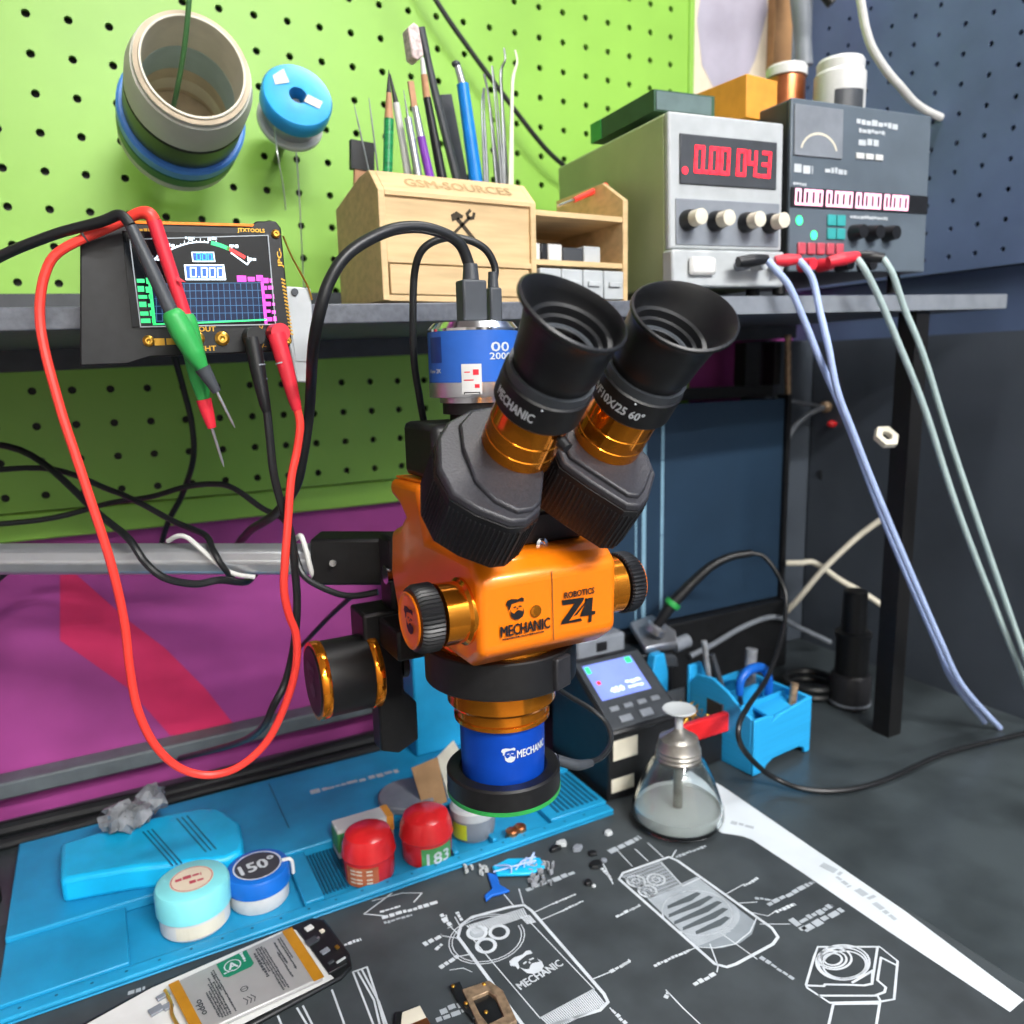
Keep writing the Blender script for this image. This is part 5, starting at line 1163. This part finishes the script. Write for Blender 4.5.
for x, y, w, h, m in ((309, 928, .0055, .0045, 'white'), (322, 931, .003, .003, 'cream'), (325, 951, .006, .004, 'mgrey'), (337, 947, .0025, .003, 'gold'), (341, 960, .007, .0012, 'lgrey'), (312, 941, .008, .006, 'dgrey'), (318, 938, .002, .0015, 'silver'), (331, 962, .004, .002, 'dgrey')):
    c = pz(x, y, zf+.0028); MB().box(c, (w, h, .0010), Matrix.Rotation(.30, 3, 'Z')).build('component', m, brd)
fl = MB()
for x, y, w, h in ((163, 996, .008, .004), (168, 1006, .006, .005), (156, 1010, .008, .006)):
    fl.box(pz(x, y, zf+.002), (w, h, .0018), Matrix.Rotation(.30, 3, 'Z'))
fl.build('flex_connector', 'mgrey', pt, bevel=.0004)
MB().tube([pz(x, y, zf+.0024) for x, y in ((165, 990), (171, 1003), (172, 1014), (178, 1026))], .0011, 8).build('flex_cable', 'gold', pt)

# phone sub-frames bottom centre
sf = thing('camera_bracket', 'tan metal camera bracket with a dark square opening on the mat', 'bracket', tuple(pz(485, 1005, ZM)))
def ring_frame(outer, inner, z0, z1):
    mb = MB(); n = len(outer); O_ = [pz(x, y, z1) for x, y in outer]; I_ = [pz(x, y, z1) for x, y in inner]
    ro = [[mb.bm.verts.new(V((p.x, p.y, z))) for p in O_] for z in (z0, z1)]; ri = [[mb.bm.verts.new(V((p.x, p.y, z))) for p in I_] for z in (z0, z1)]
    for i in range(n):
        j = (i+1) % n
        mb.bm.faces.new((ro[1][i], ro[1][j], ri[1][j], ri[1][i])); mb.bm.faces.new((ro[0][i], ri[0][i], ri[0][j], ro[0][j]))
        mb.bm.faces.new((ro[0][i], ro[0][j], ro[1][j], ro[1][i])); mb.bm.faces.new((ri[0][i], ri[1][i], ri[1][j], ri[0][j]))
    return mb
ring_frame([(462, 989), (489, 980), (503, 990), (517, 1020), (492, 1034), (478, 1024)], [(472, 998), (488, 991), (496, 997), (504, 1016), (488, 1024), (480, 1014)], ZM+.0003, ZM+.0045).build('frame', 'shieldgold', sf, bevel=.0005)
MB().prism([pz(x, y, ZM+.002) for x, y in ((471, 998), (489, 990), (505, 1016), (488, 1026))], (0, 0, -.0016)).build('dark_plate', 'pcb', sf)
MB().prism([pz(x, y, ZM+.0035) for x, y in ((450, 985), (460, 981), (464, 990), (478, 1016), (473, 1019), (458, 1000))], (0, 0, -.003)).build('side_tab', 'pcb', sf, bevel=.0004)
for x, y in ((453, 986), (484, 984), (466, 1003), (486, 1012)): MB().ball(pz(x, y, ZM+.0045), .0014, (1, 1, .7), 10).build('solder_dot', 'gold', sf)
sp = thing('phone_part', 'small pale shield plate with copper edge at the bottom edge of the mat', 'part', tuple(pz(415, 1016, ZM)))
MB().prism([pz(x, y, ZM+.004) for x, y in ((402, 1012), (420, 1005), (428, 1020), (412, 1030), (400, 1026))], (0, 0, -.0036)).build('plate', 'cream', sp, bevel=.0005)
MB().prism([pz(x, y, ZM+.0045) for x, y in ((410, 1024), (427, 1017), (434, 1030), (418, 1036))], (0, 0, -.004)).build('copper_edge', 'copper', sp, bevel=.0004)
MB().prism([pz(x, y, ZM+.004) for x, y in ((395, 1012), (402, 1011), (402, 1030), (394, 1030))], (0, 0, -.0036)).build('black_end', 'pcb', sp, bevel=.0004)
# blue wire scraps
rnd = random.Random(9)
bs = thing('connector_scrap', 'tangled bright blue flexible connector scrap on the mat before the tray', 'scrap', tuple(pz(515, 870, ZM)))
MB().prism([pz(x, y, ZM+.0045) for x, y in ((492, 866), (508, 858), (540, 857), (545, 866), (530, 873), (497, 874))], (0, 0, -.0030)).build('blue_sleeve', 'cyan', bs, bevel=.001)
MB().prism([pz(x, y, ZM+.003) for x, y in ((487, 872), (497, 874), (500, 884), (510, 890), (492, 895), (486, 900), (484, 895), (492, 888))], (0, 0, -.0024)).build('blue_flap', 'bluep', bs, bevel=.0008)
mb = MB()
for i in range(26): mb.box(pz(rnd.uniform(530, 553), rnd.uniform(862, 886), ZM+.003), (rnd.uniform(.002, .005), .0014, rnd.uniform(.002, .005)), Matrix.Rotation(rnd.uniform(0, 3), 3, 'Z'))
mb.build('clear_plug', 'film', bs)
mb = MB()
for i in range(12): mb.box(pz(rnd.uniform(462, 488), rnd.uniform(866, 874), ZM+.0028), (.003, .0016, .003), Matrix.Rotation(rnd.uniform(0, 3), 3, 'Z'))
mb.build('silver_contacts', 'lgrey', bs)
mb = MB(); 
for i in range(5): mb.tube([pz(rnd.uniform(492, 540), rnd.uniform(856, 872), ZM+.004), pz(rnd.uniform(492, 540), rnd.uniform(852, 868), ZM+.009), pz(rnd.uniform(500, 548), rnd.uniform(850, 880), ZM+.003)], .0007, 6)
mb.build('thin_wires', 'iceblue', bs)
for i, (x, y, w, m, lab) in enumerate(((562, 845, 8, 'lgrey', 'pale grey chip lying right of the blue scrap'), (556, 850, 7, 'pcb', 'black chip under the pale grey chip'), (577, 850, 7, 'mgrey', 'grey metal clip between the small dark chips'), (592, 855, 6, 'pcb', 'black chip before the soldering station'), (596, 866, 10, 'pcb', 'larger black scrap on the mat left of the long phone drawing'), (588, 884, 6, 'pcb', 'small dark scrap nearest the long phone drawing corner'), (594, 887, 3, 'lgrey', 'tiny pale grain beside the dark scrap'), (608, 834, 6, 'lgrey', 'white sliver beside the flask foot'), (604, 862, 4, 'mgrey', 'grey sliver right of the larger black scrap'))):
    c = pz(x, y, ZM); k = pm(c)*w
    mb = MB(); n = 7; a0 = rnd.uniform(0, 6)
    P = [V((c.x+k*rnd.uniform(.6, 1.15)*math.cos(a0+2*PI*j/n), c.y+k*.8*rnd.uniform(.6, 1.15)*math.sin(a0+2*PI*j/n), ZM+.0003)) for j in range(n)]
    mb.prism(P, (0, 0, rnd.uniform(.0018, .0035)), .8).build('chip_scrap', m, loc=tuple(c), bevel=.0004, flat=True, tags=(lab, 'scrap', 'scraps on the mat'))

# ================================================================== ALCOHOL FLASK
c = foot(677, 845, .038, ZM); fk_ = thing('dispenser_flask', 'glass alcohol dispenser flask with metal pump top on the mat', 'flask', tuple(c)); c = c+V((0, 0, .0003))
k = pm(c); RB = 45.5*k
hN = zup(c.x, c.y, 757)-c.z; hC = zup(c.x, c.y, 731)-c.z; hT = zup(c.x, c.y, 711)-c.z; hL = zup(c.x, c.y, 806)-c.z
po = [(RB*.80, 0), (RB*.93, .002), (RB, .008), (RB*.985, .016), (RB*.90, hN*.42), (RB*.74, hN*.72), (RB*.56, hN*.96), (RB*.50, hN), (RB*.46, hN+.003)]
w = .0022
pi_ = [(max(r-w, .001), h if h > .0005 else .003) for r, h in po][::-1]
pi_[-1] = (RB*.78, .0036); pi_[-2] = (RB*.90, .0052)
MB().lathe([(0, 0)]+po+pi_+[(0, .0034)], c, seg=64).build('glass_body', 'glass', fk_, angle=60)
li = [(0, .0037), (RB*.77, .0039), (RB*.89, .0056), (RB-w-.0004, .0085), (RB*.985-w-.0004, .016), (RB*.94-w, hL*.9+.002), (RB*.935-w, hL), (0, hL)]
MB().lathe(li, c, seg=64).build('liquid', 'liquid', fk_, angle=60)
RC = RB*.46
cp = MB().lathe([(0, hN-.002), (RC, hN-.002), (RC*1.06, hN+.001), (RC*1.0, hN+.003), (RC*1.06, hN+.005), (RC*1.0, hN+.007), (RC*1.04, hN+.009), (RC*.98, hN+.011), (RC*.90, hC-.006), (RC*.62, hC-.003), (RC*.34, hC+.001), (RC*.24, hC+.003), (0, hC+.003)], c, seg=48).build('screw_cap', 'worn', fk_)
MB().lathe([(0, hC+.003), (.0035, hC+.003), (.0035, hT-.002), (.012, hT-.0005), (.0145, hT+.0015), (.0140, hT+.0026), (.0095, hT+.0012), (0, hT+.0008)], c, seg=36).build('pump_dish', 'lgrey', cp)
MB().lathe([(0, .006), (.0042, .006), (.0042, hN), (0, hN)], c, seg=20).build('dip_tube', 'worn', fk_)

# ================================================================== SOLDERING STATION
st = thing('soldering_station', 'black soldering station with lit lavender screen and drawer of brass wool', 'station', (.45, .60, ZM))
SY = .5465
p0 = pz(612, 806, ZM); x0 = p0.x; x1 = .520
zT = zup(x0, SY, 737); zS = .0004
prof = [(SY, .0029), (SY, zT), (SY-.006, zT+.0015), (SY-.005, zT+.005), (SY+.062, zT+.049), (SY+.070, zT+.049), (SY+.097, zT+.040), (SY+.10, .0029)]
yzs = MB().prism([V((x0, y, z)) for y, z in prof], (.083, 0, 0)).build('housing', 'black', st, bevel=.002)
# slanted panel frame
o = V((x0, SY-.005, zT+.005)); sv = V((0, .067, .044)).normalized(); sl_ = math.hypot(.067, .044); nrm = V((1, 0, 0)).cross(sv)
def sp_(a, b, d=.0004): return o+V((a, 0, 0))+sv*b+nrm*d
def quad(m, name, a0, a1, b0, b1, d0, d1, par, bev=0): return MB().prism([sp_(a0, b0, d0), sp_(a1, b0, d0), sp_(a1, b1, d0), sp_(a0, b1, d0)], nrm*(d1-d0)).build(name, m, par, bevel=bev)
pl = quad('dgrey', 'front_panel', .003, .080, .002, sl_-.001, .0001, .0016, st, .0006)
sc_ = quad('lcd', 'screen', .009, .067, .033, .074, .0017, .0022, pl)
mb = MB(); text(mb, '450', sp_(.031, .041, .0024), V((1, 0, 0)), sv, .016, .0058, .0001); dashes(mb, sp_(.053, .046, .0025), V((1, 0, 0)), sv, .018, .004, 0); dashes(mb, sp_(.053, .040, .0025), V((1, 0, 0)), sv, .018, .003, 0); mb.build('readout', 'scrwhite', sc_)
mb = MB(); mb.poly([sp_(a, b, .0024) for a, b in ((.010, .064), (.015, .064), (.015, .072), (.010, .072))]); mb.poly([sp_(a, b, .0024) for a, b in ((.058, .066), (.065, .066), (.065, .073), (.058, .073))]); mb.build('green_icons', 'scrgreen', sc_)
mb = MB(); mb.poly([sp_(a, b, .0024) for a, b in ((.014, .050), (.018, .050), (.018, .054), (.014, .054))]); mb.build('red_icon', 'scrred', sc_)
for a, b, w_, h_ in ((.016, .022, .010, .005), (.032, .022, .010, .005), (.048, .022, .010, .005), (.064, .022, .010, .005), (.022, .010, .014, .007), (.046, .010, .014, .008)):
    quad('mgrey', 'button', a-w_/2, a+w_/2, b-h_/2, b+h_/2, .0017, .0034, pl, .0008)
lbx = MB(); zc_ = zT*.5
mb = MB()
for a0, a1, b0, b1 in ((.006, .034, zT-.026, zT-.006), (.004, .030, .010, .024)):
    mb.poly([V((x0+a, SY-.0004, b)) for a, b in ((a0, b0), (a1, b0), (a1, b1), (a0, b1))])
mb.build('rating_label', 'cream', yzs)
# grey device on top and brass-wool drawer at the right
MB().bx(x0+.016, x0+.074, SY+.073, SY+.099, zT+.0385, zT+.066).build('upper_box', 'mgrey', st, bevel=.003)
MB().bx(x0+.038, x0+.050, SY+.0718, SY+.0735, zT+.0515, zT+.0605).build('dark_port', 'black', st)
lb_ = MB().prism([V((x0+.0835, SY+.004, .0029)), V((x1+.011, SY+.004, .0029)), V((x1-.002, SY+.08, .0029)), V((x0+.0835, SY+.08, .0029))], (0, 0, .0331)).build('lower_box', 'black', st, bevel=.0015)
dr = thing('brass_wool_tray', 'red fronted metal tray filled with brass wool on the station side', 'tray', (x0+.11, SY+.04, .0362))
xa, xb = x0+.0855, x1+.013; za = .0364
MB().bx(xa, xb, SY+.004, SY+.062, za, za+.002).build('bottom', 'dgrey', dr)
for a in ((xa, xa+.002, SY+.006, SY+.062), (xb-.002, xb, SY+.006, SY+.062), (xa, xb, SY+.060, SY+.062)): MB().bx(*a, za+.002, za+.026).build('wall_panel', 'dgrey', dr)
MB().bx(xa-.001, xb+.001, SY-.001, SY+.0055, za-.006+.0062, za+.020).build('red_front', 'red', dr, bevel=.001)
mb = MB(); rnd = random.Random(2)
for i in range(60):
    p = V((rnd.uniform(xa+.006, xb-.006), rnd.uniform(SY+.010, SY+.055), za+.010)); mb.tube([p+V((rnd.uniform(-.005, .005), rnd.uniform(-.005, .005), rnd.uniform(-.004, .006))) for _ in range(4)], .0005, 5, 4)
w_ = mb.build('brass_wool', 'gold', dr); w_['kind'] = 'stuff'
# iron stand and iron
c = py(655, 640, .665)
hs = thing('iron_holder', 'chrome soldering iron holder behind the lit station screen', 'holder', (c.x, .66, ZM))
zb_ = py(655, 652, .665).z
MB().prism([py(x, y, .660) for x, y in ((640, 655), (677, 655), (680, 668), (636, 668))], (0, .05, 0)).build('base', 'dgrey', hs, bevel=.003)
MB().bx(c.x-.026, c.x+.026, .662, .708, .0004, zb_-.018).build('pedestal', 'black', hs, bevel=.003)
MB().prism([py(630, 622, .70), py(652, 614, .70), py(676, 630, .66), py(678, 643, .655), py(646, 648, .655)], (0, .002, -.008)).build('chrome_cradle', 'silver', hs, bevel=.002)
MB().cyl(py(674, 646, .66), py(688, 640, .66), .008).build('side_roller', 'mgrey', hs, bevel=.001)
MB().lathe([(.0078, -.003), (.0115, -.003), (.0125, .004), (.0092, .007), (.0078, .006)], py(655, 630, .664), (py(668, 605, .655)-py(650, 634, .665)), 28, closed=True).build('funnel', 'silver', hs)
si = thing('soldering_iron', 'black soldering iron with green ring and looping cable in its holder', 'iron', tuple(py(655, 632, .664)))
h0, h1, h2 = py(656, 627, .6625), py(672, 604, .655), py(690, 585, .648)
MB().tube([h0, h0.lerp(h1, .5), h1, h2], [.0048, .0062, .0068, .0060], 16).build('handle', 'black', si)
d = (h2-h0).normalized(); MB().lathe([(.0062, 0), (.0090, 0), (.0094, .003), (.0090, .006), (.0062, .006)], h0.lerp(h1, .93), d, 28, closed=True).build('green_ring', 'greeng', si)
MB().tube([h2, py(710, 567, .640), py(730, 557, .632), py(752, 553, .622)], [.0062, .0052, .0046, .0042], 14).build('strain_relief', 'rubber', si)
MB().tube([py(750, 553, .623), py(763, 556, .615), py(775, 570, .605), py(785, 592, .595), py(785, 620, .580), py(778, 650, .560), py(766, 680, .535), py(749, 705, .505), py(739, 725, .488), py(741, 745, .485), pz(757, 765, .030), pz(775, 778, .012), pz(800, 788, .006), pz(830, 791, .0045), pz(862, 787, .0045), pz(896, 776, .0045), pz(950, 752, .0045), pz(1040, 730, .0045)], .0026, 10).build('cable', 'black', si)

# ================================================================== BLUE CADDY
cd = thing('tool_caddy', 'sky blue printed plastic tool caddy on the bench right of the station', 'caddy', tuple(pz(757, 775, 0)))
a = pz(757, 775, .0006); b = pz(799, 748, .0006); dx_ = V((1, .10, 0)).normalized(); W_ = (b-a).dot(dx_); dy_ = V((-dx_.y, dx_.x, 0)); Hc = zup(a.x, a.y, 720)
def cq(u_, v_, z): return a+dx_*u_+dy_*v_+V((0, 0, z))
xl = -.006
# front wall with a scalloped foot
MB().prism([cq(xl, 0, 0), cq(xl+.016, 0, 0), cq(xl+.020, 0, .006), cq(xl+.030, 0, .010), cq(W_-.014, 0, .010), cq(W_-.006, 0, .006), cq(W_-.004, 0, 0), cq(W_+.004, 0, 0), cq(W_+.004, 0, Hc+.002), cq(W_-.010, 0, Hc), cq(W_*.4, 0, Hc-.004), cq(W_*.25, 0, Hc-.008), cq(xl+.03, 0, Hc-.002), cq(xl, 0, Hc)], dy_*.004).build('front_wall', 'caddy', cd, bevel=.001)
MB().prism([cq(xl, .0041, .0), cq(xl, .085, .0), cq(xl, .085, Hc+.012), cq(xl, .075, Hc+.024), cq(xl, .055, Hc+.026), cq(xl, .035, Hc+.018), cq(xl, .015, Hc+.004), cq(xl, .0041, Hc)], dx_*.004).build('curved_side', 'caddy', cd, bevel=.001)
MB().prism([cq(W_, .0041, .0), cq(W_, .085, .0), cq(W_, .085, Hc+.004), cq(W_, .0041, Hc+.002)], dx_*.004).build('side_wall', 'caddy', cd, bevel=.001)
MB().prism([cq(xl, .0855, 0), cq(W_+.004, .0855, 0), cq(W_+.004, .0855, Hc+.004), cq(xl+.030, .0855, Hc+.004), cq(xl+.018, .0855, Hc+.030), cq(xl, .0855, Hc+.030)], dy_*.004).build('back_wall', 'caddy', cd, bevel=.001)
MB().prism([cq(xl+.0042, .0045, .012), cq(W_-.0002, .0045, .012), cq(W_-.0002, .0852, .012), cq(xl+.0042, .0852, .012)], (0, 0, .004)).build('floor_plate', 'caddy', cd)
for v_ in (.030, .056): MB().prism([cq(xl+.0042, v_, .0162), cq(W_-.0002, v_, .0162), cq(W_-.0002, v_, Hc-.002+v_*.05), cq(xl+.0042, v_, Hc-.002+v_*.05)], dy_*.003).build('divider', 'caddy', cd, bevel=.0008)
MB().prism([cq(W_*.35, .0045, Hc-.012), cq(W_-.0002, .0045, Hc-.012), cq(W_-.0002, .0295, Hc-.008), cq(W_*.35, .0295, Hc-.008)], (0, 0, .003)).build('inner_ledge', 'caddy', cd)
MB().prism([cq(xl-.022, .128, .0), cq(xl+.012, .128, .0), cq(xl+.012, .128, Hc+.006), cq(xl+.006, .128, Hc+.03), cq(xl-.008, .128, Hc+.03), cq(xl-.012, .128, Hc+.008), cq(xl-.022, .128, Hc+.002)], dy_*.012).build('rear_pocket', 'caddy', cd, bevel=.0015)
GC = 'tools standing in the blue caddy'
pl_ = thing('pliers', 'tool with royal blue curved handle standing in the blue caddy', 'pliers', tuple(cq(W_*.5, .045, .0164)), group=GC)
MB().tube([cq(W_*.30, .044, Hc+.004), cq(W_*.32, .044, Hc+.020), cq(W_*.5, .044, Hc+.028), cq(W_*.76, .044, Hc+.024), cq(W_*.88, .044, Hc+.008), cq(W_*.88, .044, Hc-.012)], [.004, .0046, .005, .005, .0046, .004], 12).build('handle', 'bluep', pl_)
MB().tube([cq(W_*.42, .044, .0165), cq(W_*.36, .044, Hc*.6), cq(W_*.30, .044, Hc+.006)], .003, 10).build('jaw', 'steel', pl_)
for nm_, lab, P, r_, m in (('plastic_tube', 'clear plastic vial upright at the right end of the blue caddy', [cq(W_*.90, .072, .0165), cq(W_*.95, .072, Hc+.034)], .0066, 'film'),
                          ('nozzle', 'short brown nozzle upright at the front right corner of the caddy', [cq(W_*.86, .014, .0205+.02), cq(W_*.92, .014, Hc+.014)], .0042, 'shieldgold'),
                          ('spatula', 'thin translucent strip leaning out of the caddy to the left', [cq(xl+.025, .07, .0165), cq(xl+.006, .072, Hc+.060)], .0032, 'film'),
                          ('tweezers', 'dark blue and olive tweezers leaning across the blue caddy', [cq(W_*.34, .050, .0165), cq(xl+.012, .066, Hc+.046)], .0030, 'dgrey')):
    MB().tube(P, r_, 12, smooth=False).build(nm_, m, loc=tuple(P[0]), tags=(lab, 'tool', GC))

# ================================================================== UNDER THE SHELF, RIGHT
mm = thing('tool_mat', 'large deep blue mat with pale blue lines standing upright under the shelf', 'mat', (.67, .725, .09))
tl, tr_, brr, bll = py(560, 413, .72), py(783, 397, .72), py(783, 599, .72), py(560, 640, .72)
X0, X1 = tl.x, tr_.x
MB().bx(X0, .786, .720, .728, .094, .3575).build('sheet', 'bluemat', mm, bevel=.001)
mb = MB()
for x in (644, 662): 
    xx = py(x, 520, .7198).x
    for z0, z1 in ((.10, .20), (.204, .29), (.294, .345)): mb.strip([V((xx, .7198, z0)), V((xx, .7198, z1))], .0042 if x == 662 else .0058, NF, .0001)
mb.strip([V((py(636, 520, .7198).x, .7198, .10)), V((py(636, 520, .7198).x, .7198, .345))], .002, NF, .0001)
mb.build('pale_lines', 'paleline', mm)
MB().bx(X0-.01, .792, .706, .745, .0003, .0925).build('stand_base', 'black', mm, bevel=.002)
MB().bx(.787, .794, .716, .734, .0930, .362).build('frame_edge', 'black', mm)
rk = thing('tool_rack', 'black rack bar between the blue mat and the shelf', 'rack', (.7, .76, .36))
MB().bx(.44, .798, .752, .770, .3590, .3740).build('lower_bar', 'black', rk)
for xa_, xb_ in ((740, 755), (775, 790), (560, 640)):
    A_, B_ = py(xa_, 360, .76).x, py(xb_, 360, .76).x; MB().bx(A_, min(B_, .797), .750, .770, .3742, .4290).build('upright', 'black', rk)
# right corner: dark cabinet panel, cables, bottle, coil
MB().bx(.800, .898, .768, .813, .0003, .432).build('dark_panel', 'shade', loc=(.85, .79, 0), bevel=.002, tags=('tall dark grey panel standing in the back right corner', 'panel'))
MB().bx(.889, .8988, .20, .765, .0003, .43).build('side_panel', 'shade', loc=(.895, .5, 0), tags=('dark side panel along the right wall under the shelf', 'panel'))
c = foot(849, 711, .019, 0)
c = V((c.x, c.y, .0003)); k = pm(c)
bo = thing('flashlight', 'dark stubby flashlight standing upright near the right corner', 'flashlight', tuple(c))
z1_, z2_, z3_ = zup(c.x, c.y, 672), zup(c.x, c.y, 636), zup(c.x, c.y, 592)
R = 19*k
MB().lathe([(0, 0), (R*.96, 0), (R, .003), (R, z1_-.004), (R*.9, z1_), (0, z1_)], c, seg=40).build('head', 'lug', bo); MB().lathe([(R*.94, .004), (R*1.04, .004), (R*1.04, .007), (R*.94, .007)], c, seg=40, closed=True).build('silver_ring', 'mgrey', bo)
MB().lathe([(0, z1_), (R*.82, z1_), (R*.82, z2_), (0, z2_)], c, seg=40).build('barrel', 'rubber', bo)
MB().lathe([(0, z2_), (R*.9, z2_), (R*.9, z2_+.005), (R*.62, z2_+.007), (R*.58, z3_), (R*.5, z3_+.002), (0, z3_+.002)], c, seg=40).build('tail_cap', 'black', bo)
c = pz(810, 690, .004); rg = MB()
for z in (.0065, .0165): rg.tube([c+V((.030*math.cos(t), .030*math.sin(t), z-.004)) for t in [2*PI*i/24 for i in range(25)]], .0046, 8, 2)
rg.build('cable_coil', 'cable', loc=tuple(c), tags=('coil of black cable lying behind the blue caddy', 'coil'))
def cabw(name, label, P, r, m): MB().tube([py(*p) for p in P], r, 10).build(name, m, loc=tuple(py(*P[0])), tags=(label, 'cable'))
cabw('grey_cable', 'beige cable sloping down to the right in the dark corner', [(786, 563, .71), (800, 563, .70), (815, 563, .69), (840, 580, .66), (865, 594, .64), (886, 608, .62)], .0038, 'cream')
cabw('grey_cable', 'beige cable rising to the right and crossing the other in the dark corner', [(786, 612, .68), (800, 597, .665), (820, 573, .655), (840, 553, .645), (860, 535, .63), (882, 519, .61)], .0036, 'cream')
cabw('grey_cable', 'grey braided cable running low behind the blue caddy', [(690, 656, .70), (712, 645, .70), (745, 626, .70), (775, 617, .70), (800, 628, .70), (830, 642, .70)], .0034, 'mgrey')
cabw('black_cable', 'thin black cable hanging on the right dark panel', [(820, 470, .745), (830, 520, .74), (838, 548, .735), (836, 575, .73)], .0018, 'cable')
hn = thing('hex_nut', 'pale metal hex nut hung beside the right shelf post', 'nut', tuple(py(886, 437, .50)))
c = py(886, 437, .492); MB().lathe([(.0055, -.003), (.0125, -.003), (.0125, .003), (.0055, .003)], c, V((-.3, -1, .9)), 6, closed=True).build('nut_body', 'cream', hn, bevel=.0006)
hb = thing('helping_hand', 'metal helping hand rods with clips fixed on the dark corner panel', 'clamp', tuple(py(787, 400, .74)))
MB().cyl(py(788, 335, .742), py(788, 410, .742), .0042).build('upright', 'shieldgold', hb)
MB().cyl(py(776, 398, .735), py(824, 407, .735), .0022).build('rod', 'silver', hb); MB().ball(py(826, 407, .735), .008).build('joint', 'shieldgold', hb)
MB().tube([py(826, 407, .735), py(812, 412, .73), py(796, 425, .73), py(787, 440, .73)], .0035).build('arm', 'mgrey', hb)
MB().tube([py(845, 398, .73), py(870, 397, .71), py(886, 396, .68)], .0032).build('rod', 'mgrey', hb); MB().tube([py(856, 366, .72), py(862, 380, .72), py(859, 396, .72)], .0032).build('clip', 'mgrey', hb)
MB().ball(py(832, 424, .725), .006, (1.3, 1, .8)).build('red_clip', 'red', hb)

# ================================================================== LIGHT
for i, (x, y, half, e, lab) in enumerate(((.45, -1.15, .38, 70, 'long tube ceiling light in front of the bench'), (.64, .36, .26, 9, 'short tube ceiling light close to the wall above the bench'), (-.10, -1.62, .50, 42, 'long tube ceiling light at the back of the room'))):  # last entry is an added fill lamp to brighten the wall under the shelf
    lt = thing('ceiling_light', lab, 'light', (x, y, CZ), group='ceiling lights')
    MB().bx(x-half-.02, x+half+.02, y-.05, y+.05, CZ-.03, CZ-.0005).build('housing', 'white', lt, bevel=.004)
    MB().cyl((x-half, y, CZ-.045), (x+half, y, CZ-.045), .013).build('tube', 'lampglow', lt)
    ld_ = bpy.data.lights.new('tube_glow', 'AREA'); ld_.shape = 'RECTANGLE'; ld_.size = 2*half; ld_.size_y = .10; ld_.energy = e; ld_.color = (1, .985, .965)
    lo = bpy.data.objects.new('tube_glow', ld_); COL.objects.link(lo); lo.parent = lt; lo.location = (0, 0, -.062)
w = bpy.data.worlds.new('room_light'); SC.world = w; w.use_nodes = True
w.node_tree.nodes['Background'].inputs[0].default_value = (.9, .95, 1, 1); w.node_tree.nodes['Background'].inputs[1].default_value = .3

# ================================================================== CAMERA
cd_ = bpy.data.cameras.new('camera'); co = bpy.data.objects.new('camera', cd_); COL.objects.link(co)
m = Matrix((CR, -CD, -CF)).transposed().to_4x4(); m.translation = CC; co.matrix_world = m
cd_.sensor_width = 36; cd_.sensor_fit = 'HORIZONTAL'; cd_.lens = FL/1024*36; cd_.dof.use_dof = True; cd_.dof.focus_distance = .43; cd_.dof.aperture_fstop = 8.5; cd_.clip_start = .01; cd_.clip_end = 20
SC.camera = co
SC.view_settings.view_transform = 'Standard'; SC.view_settings.look = 'None'; SC.view_settings.gamma = 1; SC.view_settings.use_curve_mapping = False
SC.view_settings.exposure = 0.04
